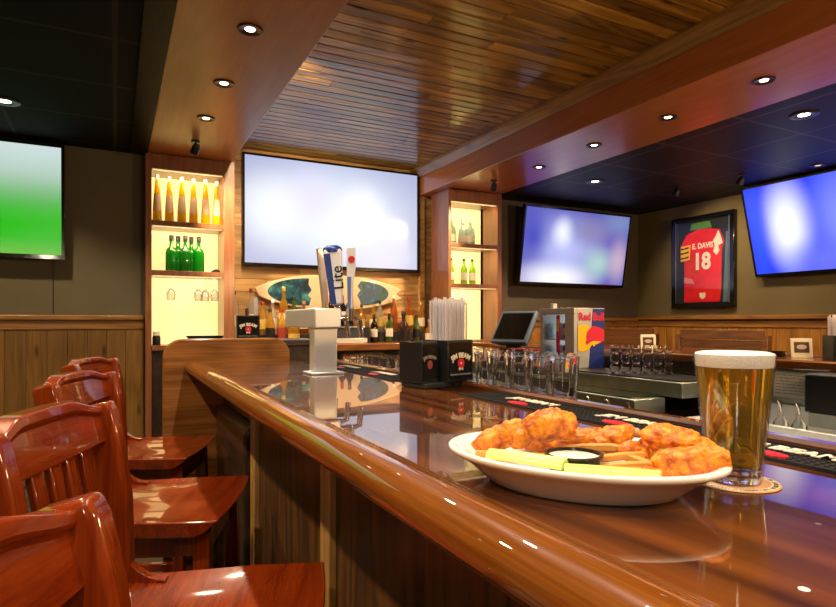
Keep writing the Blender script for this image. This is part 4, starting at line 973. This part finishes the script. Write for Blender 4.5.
# point-of-sale terminal
ps = thing('touch_screen_till', 'black touch screen till leaning back beside the drinks fridge', 'till', (2.65, 3.66, 0.9625), math.radians(-74))
Rp = Matrix.Translation((0, -0.02, 0.145)) @ Matrix.Rotation(math.radians(-33), 4, 'X')
MB().box(-0.10, 0.10, -0.02, 0.14, 0, 0.02).build('foot', M['black'], ps, bevel=0.004)
MB().box(-0.05, 0.05, 0.03, 0.10, 0.02, 0.20).build('stand', M['black'], ps, bevel=0.006)
sc_ = MB().box(-0.165, 0.165, 0.0, 0.035, 0, 0.285, Rp).build('screen_housing', plain('grey_plastic', (0.20, 0.26, 0.38), 0.3, coat=0.3), ps, bevel=0.008)
MB().box(-0.145, 0.145, -0.002, 0.003, 0.028, 0.262, Rp).build('display', M['black_gloss'], sc_)
MB().prism([(0.035, 0.0), (0.035, 0.26), (0.085, 0.20), (0.085, 0.02)], 'x', -0.13, 0.13, Rp).build('rear_cover', plain('teal_plastic', (0.05, 0.08, 0.09), 0.3), sc_, bevel=0.004)
# red cherries tray in front of the fridge
ct = thing('garnish_tray', 'small tray of red cherries before the drinks fridge', 'tray', (2.405, 3.15, 0.8795), math.radians(-60))
MB().box(-0.11, 0.11, -0.035, 0.035, 0.0, 0.185).build('tray', M['black'], ct, bevel=0.004)
b = MB(); rr = random.Random(3)
for i in range(9):
    for j in range(3):
        r = bmesh.ops.create_icosphere(b.bm, subdivisions=2, radius=0.0125); bmesh.ops.translate(b.bm, vec=(-0.096 + i * 0.024, -0.022 + j * 0.022, 0.192 + rr.uniform(0, .006)), verts=r['verts'])
o = b.build('cherries', plain('cherry_red', (0.32, 0.006, 0.012), 0.15, coat=0.6), ct, smooth=180); o['kind'] = 'stuff'

# right-hand sink station with its back panel, note, bottles
sk = thing('bar_sink', 'steel underbar sink station on the far bar right of the beer glass', 'sink')
MB().box(2.32, 2.93, 0.75, 1.93, 0.66, 0.70).build('basin_floor', M['steel'], sk)
b = MB(); b.box(2.30, 2.36, 0.73, 1.95, 0.66, 0.80); b.box(2.90, 2.94, 0.73, 1.95, 0.66, 0.86); b.box(2.30, 2.94, 1.90, 1.95, 0.66, 0.80); b.box(2.30, 2.94, 0.73, 0.78, 0.66, 0.80); b.box(2.6, 2.63, 0.78, 1.90, 0.70, 0.80)
b.build('rim', M['steel'], sk, bevel=0.004)
MB().box(2.93, 2.975, 0.73, 2.0, 0.80, 1.028).build('splash_panel', M['steel_dull'], sk, bevel=0.002)
MB().box(2.36, 2.9, 0.8, 1.9, 0.0, 0.66).build('cabinet_body', M['black'], sk)
MB().tube([(2.915, 0.87, 0.855), (2.915, 0.87, 0.98), (2.85, 0.87, 1.01), (2.77, 0.87, 0.98)], 0.011, 12).build('faucet', M['chrome'], sk, smooth=60)
nt_ = thing('paper_notice', 'white printed notice taped to the panel under the far bar', 'notice', (2.928, 1.70, 0.89))
MB().box(-0.002, 0.0015, -0.085, 0.11, 0.0, 0.128).build('sheet', M['paper'], nt_)
b = MB(); rr = random.Random(5)
for i in range(7):
    z = 0.112 - i * 0.015; y = 0.10
    while y > -0.06:
        w = rr.uniform(0.01, 0.03); b.box(-0.0028, -0.002, y - w, y, z - 0.004, z); y -= w + 0.006
b.build('printed_lines', plain('grey_ink', (0.30, 0.30, 0.33), 0.7), nt_)
bx = tag(MB().box(0, 0.20, 0, 0.55, 0, 0.17).build('black_bin', M['black'], bevel=0.008), 'black box under the far bar edge at the right picture border', 'box'); bx.location = (2.725, 1.0, 0.8605)
MB().box(0.0, 0.172, 0.02, 0.53, -0.06, 0.0).build('bracket', M['steel_dull'], bx)
for k, (x, y) in enumerate(((2.72, 1.74), (2.705, 1.64), (2.69, 1.55))):
    t = thing('pourer_bottle', 'clear pourer bottle in the far sink, %s' % ['left of the three', 'middle of the three', 'right of the three'][k], 'bottle', (x, y, 0.7005), 0, 'clear pourer bottles at the far sink')
    MB().lathe([(0, 0), (0.030, 0), (0.031, 0.10), (0.013, 0.13), (0.012, 0.15), (0, 0.15)], 16).build('glass_body', M['glass'], t, smooth=50)
    MB().tube([(0, 0, 0.15), (0, 0, 0.175), (-0.006, 0.008, 0.20)], 0.006, 8).build('pourer', M['chrome'], t, smooth=50)

# things standing on the far bar
def menu_card(label, loc, rz):
    t = thing('menu_card', label, 'menu card', loc, rz, 'small menu cards on the far bar')
    R = Matrix.Rotation(math.radians(-10), 4, 'X')
    MB().box(-0.05, 0.05, 0, 0.006, 0, 0.105, R).build('card', M['cream'], t, bevel=0.002)
    MB().box(-0.035, 0.035, -0.001, 0.0, 0.028, 0.085, R).build('photo_print', plain('dark_photo', (0.06, 0.03, 0.025), 0.5), t)
    MB().lathe([(0, 0), (0.018, 0), (0.018, 0.001), (0, 0.001)], 16, R @ Matrix.Translation((0, -0.001, 0.058)) @ Matrix.Rotation(PI / 2, 4, 'X'), 1.3, 0.7).build('pale_oval', plain('pale_print', (0.55, 0.42, 0.35), 0.6), t)
    MB().box(-0.04, 0.04, 0.0, 0.045, 0, 0.004).build('foot', M['cream'], t)
    return t
menu_card('small cream menu card on the far bar above the shot glasses', (3.28, 2.90, 1.0705), -math.radians(40))
menu_card('small cream menu card on the far bar right of the beer glass', (3.22, 1.84, 1.0705), -math.radians(45))
caddy('black caddy of straws on the far bar at the right picture border', (3.22, 1.655, 1.0705), -math.radians(35), 40, two=False, letters=False)
straws('bundle of white straws in the far bar caddy at the right border', (3.22, 1.655, 1.0755), -math.radians(35), 11, 0.215, 0.09, 0.07)
ash = tag(MB().lathe([(0, 0), (0.05, 0), (0.062, 0.03), (0.056, 0.03), (0.045, 0.006), (0, 0.006)], 20).build('black_dish', M['black_gloss'], smooth=40), 'shallow black dish on the far bar between beer glass and menu card', 'dish'); ash.location = (3.16, 1.95, 1.0725)

# booths along the right wall
def booth(label, y0, y1):
    t = thing('booth_bench', label, 'booth', (0, 0, 0), 0, 'wooden booth benches by the right wall')
    b = MB(); z = 0.45
    while z < 1.13:
        b.box(4.62, 4.66, y0, y1, z, z + 0.078); z += 0.083
    b.build('backrest', M['booth'], t, bevel=0.003)
    for ya in (y0 - 0.05, y1): MB().box(4.61, 4.67, ya, ya + 0.05, 0, 1.15).build('post', M['booth'], t, bevel=0.004)
    MB().box(4.66, 5.15, y0, y1, 0.40, 0.46).build('seat', M['darkwood'], t, bevel=0.01)
    MB().box(4.70, 5.10, y0 + 0.02, y1 - 0.02, 0.0, 0.40).build('base', M['darkwood'], t)
    return t
booth('slatted wooden booth bench seen above the beer foam', 2.95, 3.72)
booth('slatted wooden booth bench seen above the stacked shot glasses', 4.05, 4.80)

# ================================================================ FRAMED JERSEY
jf = thing('framed_jersey', 'red number eighteen jersey in a black shadow box frame', 'framed jersey', (5.72, 4.30, 1.415), -PI / 2)
# local frame: x runs towards the camera along the wall, -y points into the room
w2, hh = 0.385, 1.01
b = MB(); fw = 0.052
b.box(-w2, w2, -0.055, 0, 0, fw); b.box(-w2, w2, -0.055, 0, hh - fw, hh); b.box(-w2, -w2 + fw, -0.055, 0, fw, hh - fw); b.box(w2 - fw, w2, -0.055, 0, fw, hh - fw)
b.build('frame', M['black_gloss'], jf, bevel=0.006)
b = MB(); q = w2 - fw; b.box(-q, -q + 0.012, -0.05, -0.004, fw, hh - fw); b.box(q - 0.012, q, -0.05, -0.004, fw, hh - fw)
b.build('silver_liner', M['steel_dull'], jf)
MB().box(-q, q, -0.010, -0.002, fw, hh - fw).build('backing', plain('dark_mat', (0.012, 0.018, 0.035), 0.6), jf)
jred = plain('jersey_red', (0.72, 0.010, 0.018), 0.7, noise_amt=0.15)
j = MB().prism([(-0.24, 0.06), (0.20, 0.06), (0.215, 0.20), (0.225, 0.62), (0.25, 0.70), (0.20, 0.83), (0.06, 0.86), (-0.06, 0.86), (-0.20, 0.82), (-0.28, 0.70), (-0.235, 0.62), (-0.235, 0.2)], 'y', -0.028, -0.011).build('jersey', jred, jf, bevel=0.006)
text('number', '18', 0.245, M['white'], j, (-0.01, -0.0285, 0.50), (PI / 2, 0, 0), bold=0.010, xs=0.88)
text('name_lettering', 'E. DAVIS', 0.082, M['white'], j, (0.0, -0.0285, 0.675), (PI / 2, 0, 0), bold=0.003, xs=0.85)
MB().prism([(-0.275, 0.52), (-0.16, 0.54), (-0.15, 0.70), (-0.275, 0.69)], 'y', -0.034, -0.029).build('yellow_patch', fyel, j)
b = MB()
for z in (0.545, 0.60, 0.65): b.prism([(-0.27, z), (-0.17, z + 0.012), (-0.17, z + 0.032), (-0.23, z + 0.018), (-0.27, z + 0.02)], 'y', -0.037, -0.0345)
b.build('patch_marks', M['black'], j)
MB().prism([(0.13, 0.60), (0.17, 0.56), (0.20, 0.60), (0.19, 0.66), (0.24, 0.68), (0.22, 0.75), (0.19, 0.82), (0.16, 0.76), (0.13, 0.72), (0.15, 0.66)], 'y', -0.032, -0.0285).build('white_sleeve_print', M['white'], j)
MB().prism([(-0.235, 0.28), (-0.10, 0.265), (-0.13, 0.32), (-0.23, 0.345)], 'y', -0.0305, -0.0285).build('pink_fold', plain('pink_cloth', (0.75, 0.25, 0.32), 0.7), j)
MB().prism([(-0.03, 0.11), (0.0, 0.095), (0.03, 0.11), (0.04, 0.15), (0.02, 0.17), (0.0, 0.155), (-0.02, 0.17), (-0.04, 0.15)], 'y', -0.0305, -0.0285).build('crest', M['cream'], j)
MB().prism([(-0.17, 0.86), (0.10, 0.865), (0.07, 0.94), (-0.15, 0.94)], 'y', -0.012, -0.0095).build('green_collar_card', plain('green_card', (0.08, 0.25, 0.06), 0.6), jf)
MB().prism([(0.23, 0.06), (0.29, 0.06), (0.29, 0.80), (0.265, 0.80), (0.25, 0.45)], 'y', -0.012, -0.0095).build('blue_card', plain('slate_card', (0.10, 0.16, 0.24), 0.6), jf)
MB().box(-q + 0.012, q - 0.012, -0.047, -0.045, fw, hh - fw).build('glass_pane', thin_glass('picture_glass', (1, 1, 1), 0.01, 0.12), jf)

# ================================================================ BEER ON ITS COASTER
BX, BY = 0.654, 0.452
co = thing('coaster', 'round tan printed coaster beneath the full beer glass', 'coaster', (BX, BY, 1.0702))
MB().lathe([(0, 0), (0.0485, 0), (0.049, 0.0006), (0.0485, 0.0016), (0, 0.0016)], 40).build('disc', plain('coaster_tan', (0.60, 0.33, 0.16), 0.6, noise_amt=0.12), co, smooth=30)
MB().lathe([(0.0385, 0.0017), (0.0475, 0.0017), (0.0475, 0.0019), (0.0385, 0.0019), (0.0385, 0.0017)], 48).build('cream_band', plain('coaster_cream', (0.78, 0.62, 0.42), 0.6), co)
b = MB(); rr = random.Random(11); a = 0.0
while a < 2 * PI - 0.1:                       # printed ring of small letter-like strokes, too blurred to read in the photo
    if rr.random() < 0.82:
        R = Matrix.Rotation(a, 4, 'Z') @ Matrix.Translation((0.0432, 0, 0.0020))
        k = rr.randint(0, 2)
        b.box(-0.0022, 0.0022, -0.0013, -0.0006, 0, 0.0002, R)
        if k: b.box(0.0014, 0.0022, -0.0006, 0.0010, 0, 0.0002, R)
        if k > 1: b.box(-0.0022, 0.0022, 0.0008, 0.0014, 0, 0.0002, R)
        else: b.box(-0.0022, -0.0014, -0.0006, 0.0010, 0, 0.0002, R)
    a += 0.085
b.build('printed_ring', plain('coaster_ink', (0.05, 0.03, 0.03), 0.6), co)

bg = MB().lathe([(0, 0), (0.0285, 0), (0.0298, 0.003), (0.0305, 0.010), (0.0318, 0.022), (0.0440, 0.1475), (0.0441, 0.1490), (0.0432, 0.1496), (0.0421, 0.1488), (0.0302, 0.028), (0.0280, 0.019), (0.0, 0.0165)], 64).build('beer_glass', M['thin'], smooth=40)
bg.location = (BX, BY, 1.0724); tag(bg, 'full pint glass of golden beer with white foam beside the plate', 'beer')
MB().lathe([(0, 0.0006), (0.0270, 0.0008), (0.0288, 0.004), (0.0292, 0.012), (0.0285, 0.0165), (0, 0.0150)], 48).build('glass_base', M['glass'], bg, smooth=40)
beer_m, nt, bs = newmat('golden_beer')
bs.inputs['Base Color'].default_value = (1.0, 0.74, 0.08, 1); bs.inputs['Roughness'].default_value = 0.0; bs.inputs['Transmission Weight'].default_value = 0.9; bs.inputs['IOR'].default_value = 1.33
va = N(nt, 'ShaderNodeVolumeAbsorption'); va.inputs['Color'].default_value = (0.98, 0.72, 0.10, 1); va.inputs['Density'].default_value = 8.0
nt.links.new(va.outputs[0], nt.nodes['Material Output'].inputs['Volume'])
MB().lathe([(0, 0.0172), (0.0280, 0.0190), (0.0305, 0.028), (0.0411, 0.1345), (0, 0.1345)], 64).build('beer', beer_m, bg, smooth=40)
foam_m, nt, bs = newmat('beer_foam')
bs.inputs['Base Color'].default_value = (0.90, 0.84, 0.74, 1); bs.inputs['Roughness'].default_value = 0.7; bs.inputs['Subsurface Weight'].default_value = 0.3; bs.inputs['Subsurface Radius'].default_value = (0.004, 0.003, 0.002)
tc = N(nt, 'ShaderNodeTexCoord'); vz = N(nt, 'ShaderNodeTexVoronoi'); vz.inputs['Scale'].default_value = 420; nt.links.new(tc.outputs['Object'], vz.inputs['Vector'])
bp = N(nt, 'ShaderNodeBump'); bp.inputs['Strength'].default_value = 0.5; bp.inputs['Distance'].default_value = 0.0008; nt.links.new(vz.outputs['Distance'], bp.inputs['Height']); nt.links.new(bp.outputs[0], bs.inputs['Normal'])
MB().lathe([(0, 0.1350), (0.0412, 0.1350), (0.0425, 0.1488), (0.0418, 0.1508), (0.036, 0.1525), (0.02, 0.1532), (0, 0.1535)], 64).build('foam', foam_m, bg, smooth=60)

# ================================================================ PLATE OF WINGS
PX, PY = 0.483, 0.53
E1 = Vector((0.535, -0.845, 0)); E2 = Vector((0.845, 0.535, 0))
PR = math.atan2(E1.y, E1.x)
A_, B_ = 0.1605, 0.115
plate = MB().lathe([(0, 0.0035), (0.58, 0.0035), (0.60, 0.0), (0.665, 0.0), (0.69, 0.0025), (0.75, 0.0105), (0.83, 0.0205), (0.92, 0.0292), (0.975, 0.0325), (0.996, 0.0352), (1.0, 0.038), (0.992, 0.0402), (0.97, 0.0408), (0.93, 0.0392), (0.86, 0.0330), (0.74, 0.020), (0.62, 0.0095), (0.5, 0.007), (0, 0.007)], 96, None, A_, B_).build('oval_plate', M['porcelain'], smooth=60)
plate.location = (PX, PY, 1.0702); plate.rotation_euler = (0, 0, PR); tag(plate, 'white oval plate full of fried wings on the bar top', 'plate')
def PP(m, n, z): v = Vector((PX, PY, 1.0702)) + E1 * m + E2 * n; v.z += z; return v

wing_m, nt, bs = newmat('buffalo_fried_skin'); L = nt.links.new
tc = N(nt, 'ShaderNodeTexCoord')
n1 = N(nt, 'ShaderNodeTexNoise'); n1.inputs['Scale'].default_value = 60; n1.inputs['Detail'].default_value = 10; n1.inputs['Roughness'].default_value = 0.65; L(tc.outputs['Object'], n1.inputs['Vector'])
r = N(nt, 'ShaderNodeValToRGB'); e = r.color_ramp.elements; e[0].position = 0.27; e[0].color = (0.10, 0.015, 0.002, 1); e[1].position = 0.74; e[1].color = (0.95, 0.44, 0.035, 1)
a = e.new(0.40); a.color = (0.42, 0.085, 0.004, 1); a = e.new(0.55); a.color = (0.80, 0.245, 0.008, 1)
L(n1.outputs['Fac'], r.inputs['Fac']); L(r.outputs['Color'], bs.inputs['Base Color'])
bs.inputs['Roughness'].default_value = 0.5; bs.inputs['Coat Weight'].default_value = 0.12; bs.inputs['Coat Roughness'].default_value = 0.2
bs.inputs['Subsurface Weight'].default_value = 0.12; bs.inputs['Subsurface Radius'].default_value = (0.006, 0.003, 0.001)
n2 = N(nt, 'ShaderNodeTexNoise'); n2.inputs['Scale'].default_value = 260; n2.inputs['Detail'].default_value = 4; L(tc.outputs['Object'], n2.inputs['Vector'])
bp = N(nt, 'ShaderNodeBump'); bp.inputs['Strength'].default_value = 0.8; bp.inputs['Distance'].default_value = 0.002; L(n2.outputs['Fac'], bp.inputs['Height']); L(bp.outputs[0], bs.inputs['Normal'])
bone_m = plain('bone_end', (0.55, 0.32, 0.16), 0.5, noise_amt=0.3)

def wing(kind, label, m, n, z, L_, W_, T_, yaw, pitch, roll, seed):
    """a piece of chicken wing: local x is its length"""
    b = MB(); rr = random.Random(seed)
    bmesh.ops.create_icosphere(b.bm, subdivisions=5, radius=1.0)
    off = Vector((seed * 3.7, seed * 1.3, seed * 7.9))
    for v in b.bm.verts:
        p = v.co.copy(); x = p.x
        if kind == 'drum':                    # fat end tapering to a knuckle
            t = (x + 1) / 2
            k = (1 - t) ** 0.55 * 0.98 + 0.42 * t
            if t > 0.80: k += 0.16 * math.sin((t - 0.80) / 0.20 * PI)
            yy, zz = p.y * k, p.z * k
            zz += 0.15 * math.sin(x * 2.0)
        elif kind == 'tip':
            t = (x + 1) / 2; k = 1 - 0.55 * t
            yy, zz = p.y * k, p.z * k; zz += 0.28 * x * x
        else:                                 # flat: squared oblong with a shallow groove between two bones
            s = lambda q, e: math.copysign(abs(q) ** e, q)
            x = s(p.x, 0.72); yy = s(p.y, 0.70); zz = s(p.z, 0.75)
            zz *= 1 - 0.20 * math.exp(-(yy / 0.25) ** 2) * (1 if zz > 0 else 0.4)
            yy *= 1 - 0.16 * (1 - x * x) + 0.10 * x
            zz += 0.12 * x
        q = Vector((x * L_ / 2, yy * W_ / 2, zz * T_ / 2))
        nn = noise.noise(q * 62 + off) * 0.0048 + noise.noise(q * 140 + off) * 0.0026 + noise.noise(q * 330 + off) * 0.0013 + noise.noise(q * 700 + off) * 0.0006
        nn += max(0, noise.noise(q * 34 + off * 2)) * 0.006
        v.co = q + q.normalized() * nn
    o = b.build('chicken_wing', wing_m, smooth=180)
    if kind == 'drum':
        MB().lathe([(0, -0.004), (0.0048, -0.003), (0.0058, 0.002), (0.0045, 0.006), (0, 0.0075)], 14, Matrix.Translation((L_ * 0.49, 0, T_ * 0.06)) @ Matrix.Rotation(PI / 2, 4, 'Y')).build('bone_end', bone_m, o, smooth=180)
    o.location = PP(m, n, z); o.rotation_euler = (roll, pitch, PR + yaw)
    tag(o, label, 'chicken wing', 'fried wings on the oval plate')
    return o
R_ = math.radians
# yaw is measured from the plate's long axis (0 = pointing to the beer glass)
wing('flat', 'fried wing leaning at the far left end of the plate', -0.105, 0.012, 0.040, 0.075, 0.034, 0.030, R_(195), R_(38), R_(10), 1)
wing('drum', 'biggest upright fried drumette in the left half of the plate', -0.036, 0.004, 0.063, 0.066, 0.050, 0.046, R_(200), R_(28), R_(0), 2)
wing('tip', 'small fried piece tucked between the left wing and the tall drumette', -0.076, 0.002, 0.043, 0.050, 0.030, 0.028, R_(150), R_(25), R_(30), 3)
wing('flat', 'fried wing lying behind the dip cup beside the tall drumette', -0.012, 0.055, 0.040, 0.070, 0.036, 0.028, R_(20), R_(-6), R_(12), 4)
wing('drum', 'fried drumette in the middle behind the dip cup', 0.028, 0.048, 0.045, 0.062, 0.036, 0.034, R_(35), R_(-14), R_(0), 5)
wing('tip', 'dark crumpled fried piece at the plate centre right of the cup', 0.060, 0.022, 0.040, 0.050, 0.030, 0.030, R_(70), R_(10), R_(0), 6)
wing('drum', 'fried drumette on top of the right pile pointing at the beer', 0.103, 0.040, 0.054, 0.078, 0.044, 0.038, R_(8), R_(14), R_(0), 7)
wing('flat', 'long fried wing at the right end of the plate, nearest the beer', 0.119, -0.004, 0.040, 0.074, 0.040, 0.034, R_(24), R_(-4), R_(-6), 8)
wing('flat', 'fried wing under the pile behind the top right drumette', 0.085, 0.070, 0.036, 0.070, 0.038, 0.03, R_(-20), R_(0), R_(0), 9)
wing('drum', 'fried wing at the back of the plate behind the tall drumette', -0.055, 0.060, 0.036, 0.070, 0.038, 0.034, R_(10), R_(0), R_(0), 10)
wing('tip', 'small fried scrap at the right front, before the long wing', 0.088, -0.022, 0.030, 0.034, 0.024, 0.018, R_(60), R_(0), R_(0), 12)

# fries
fry_m = plain('fried_potato', (0.62, 0.29, 0.06), 0.5, noise_amt=0.22)
fl = [(0.050, -0.022, 0.031, 0.072, 14, -8, 'long curved fry just right of the dip cup'), (0.068, -0.040, 0.030, 0.052, 24, 2, 'fry lying along the celery below the pile'), (0.046, -0.006, 0.038, 0.060, 30, -6, 'upper fry behind the right edge of the cup'), (0.082, -0.046, 0.031, 0.030, 80, 5, 'short thick fry end beside the right celery'), (0.072, -0.008, 0.036, 0.045, -20, 10, 'fry sticking out under the dark piece'), (0.020, 0.005, 0.042, 0.075, 12, -3, 'fry resting along the back rim of the cup'), (-0.098, -0.030, 0.028, 0.040, 50, 12, 'pale fry tip below the far left wing'), (-0.03, -0.020, 0.03, 0.05, 5, 0, 'fry under the tall drumette behind the celery')]
for k, (m, n, z, l, yaw, pit, lab) in enumerate(fl):
    b = MB(); cv = 0.10 * (1 if k % 2 else -1)
    b.sweep([(-l / 2, 0, 0), (-l / 5, l * cv * 0.6, 0.001), (l / 5, l * cv * 0.7, 0.0015), (l / 2, 0, 0)], [(-0.0042, -0.004), (0.0042, -0.004), (0.0042, 0.004), (-0.0042, 0.004)], scale=[0.85, 1, 1.05, 0.8])
    o = b.build('french_fry', fry_m, bevel=0.0015); o.location = PP(m, n, z); o.rotation_euler = (0, R_(pit), PR + R_(yaw)); tag(o, lab, 'fry', 'fries on the oval plate')

# dip cup
dc = thing('dip_cup', 'small black cup of white dressing in the middle of the plate', 'dip cup', PP(0.004, -0.032, 0.0095))
MB().lathe([(0, 0), (0.022, 0), (0.0235, 0.002), (0.0305, 0.0305), (0.0325, 0.0315), (0.0325, 0.0335), (0.029, 0.0335), (0.022, 0.004), (0, 0.003)], 36).build('cup', plain('black_cup', (0.016, 0.014, 0.012), 0.25), dc, smooth=40)
MB().lathe([(0, 0.0315), (0.012, 0.0312), (0.022, 0.0305), (0.0278, 0.0300), (0.0270, 0.026), (0, 0.026)], 36).build('dressing', plain('ranch', (0.84, 0.80, 0.74), 0.25, coat=0.3), dc, smooth=60)

# celery
cel_m, nt, bs = newmat('celery_green'); L = nt.links.new
tc = N(nt, 'ShaderNodeTexCoord'); mp = N(nt, 'ShaderNodeMapping'); mp.inputs['Scale'].default_value = (6, 300, 300); L(tc.outputs['Object'], mp.inputs['Vector'])
n1 = N(nt, 'ShaderNodeTexNoise'); n1.inputs['Scale'].default_value = 1; n1.inputs['Detail'].default_value = 3; L(mp.outputs[0], n1.inputs['Vector'])
r = N(nt, 'ShaderNodeValToRGB'); r.color_ramp.elements[0].position = 0.3; r.color_ramp.elements[0].color = (0.40, 0.54, 0.07, 1); r.color_ramp.elements[1].position = 0.7; r.color_ramp.elements[1].color = (0.64, 0.73, 0.20, 1)
L(n1.outputs['Fac'], r.inputs['Fac']); L(r.outputs['Color'], bs.inputs['Base Color']); bs.inputs['Roughness'].default_value = 0.3; bs.inputs['Coat Weight'].default_value = 0.3; bs.inputs['Subsurface Weight'].default_value = 0.15; bs.inputs['Subsurface Radius'].default_value = (0.003, 0.004, 0.001)
def celery(label, a, b_, w):
    va, vb = PP(*a), PP(*b_); ln = (vb - va).length
    prof = []
    for i in range(19):                        # outer ribbed arc
        t = PI * i / 18; rr_ = w * (1 + 0.035 * math.cos(t * 18)); prof.append((rr_ * math.cos(t), rr_ * 0.85 * math.sin(t)))
    for i in range(9):                         # hollow inside
        t = PI * (1 - i / 8); prof.append((w * 0.66 * math.cos(t), w * 0.42 * math.sin(t) - 0.0005))
    m_ = MB(); N_ = 10
    m_.sweep([(ln * i / N_, 0.003 * math.sin(PI * i / N_), 0) for i in range(N_ + 1)], prof, scale=[1 + 0.12 * (i / N_) for i in range(N_ + 1)])
    o = m_.build('celery_stick', cel_m, smooth=40)
    d = (vb - va); o.location = va; o.rotation_euler = (0, -math.atan2(d.z, math.hypot(d.x, d.y)), math.atan2(d.y, d.x)); tag(o, label, 'celery', 'celery sticks on the oval plate'); return o
celery('pale green celery stick at the left front of the plate', (-0.088, -0.056, 0.0330), (0.006, -0.066, 0.0330), 0.0108)
celery('pale green celery stick at the right front, running under the fries', (0.006, -0.0735, 0.0310), (0.100, -0.064, 0.0320), 0.0100)

# ================================================================ RENDER LOOK
w = bpy.data.worlds.new('world'); scene.world = w; w.use_nodes = True
w.node_tree.nodes['Background'].inputs[0].default_value = (0.02, 0.018, 0.016, 1); w.node_tree.nodes['Background'].inputs[1].default_value = 1.0
scene.view_settings.view_transform = 'Standard'; scene.view_settings.look = 'None'; scene.view_settings.gamma = 1.0
scene.view_settings.use_curve_mapping = False; scene.view_settings.exposure = 1.0
cy = scene.cycles
cy.max_bounces = 14; cy.transmission_bounces = 12; cy.glossy_bounces = 6; cy.transparent_max_bounces = 16; cy.diffuse_bounces = 4
cy.sample_clamp_indirect = 4.0; cy.caustics_reflective = False; cy.caustics_refractive = False
cy.use_denoising = True
try: cy.denoiser = 'OPENIMAGEDENOISE'
except Exception: pass
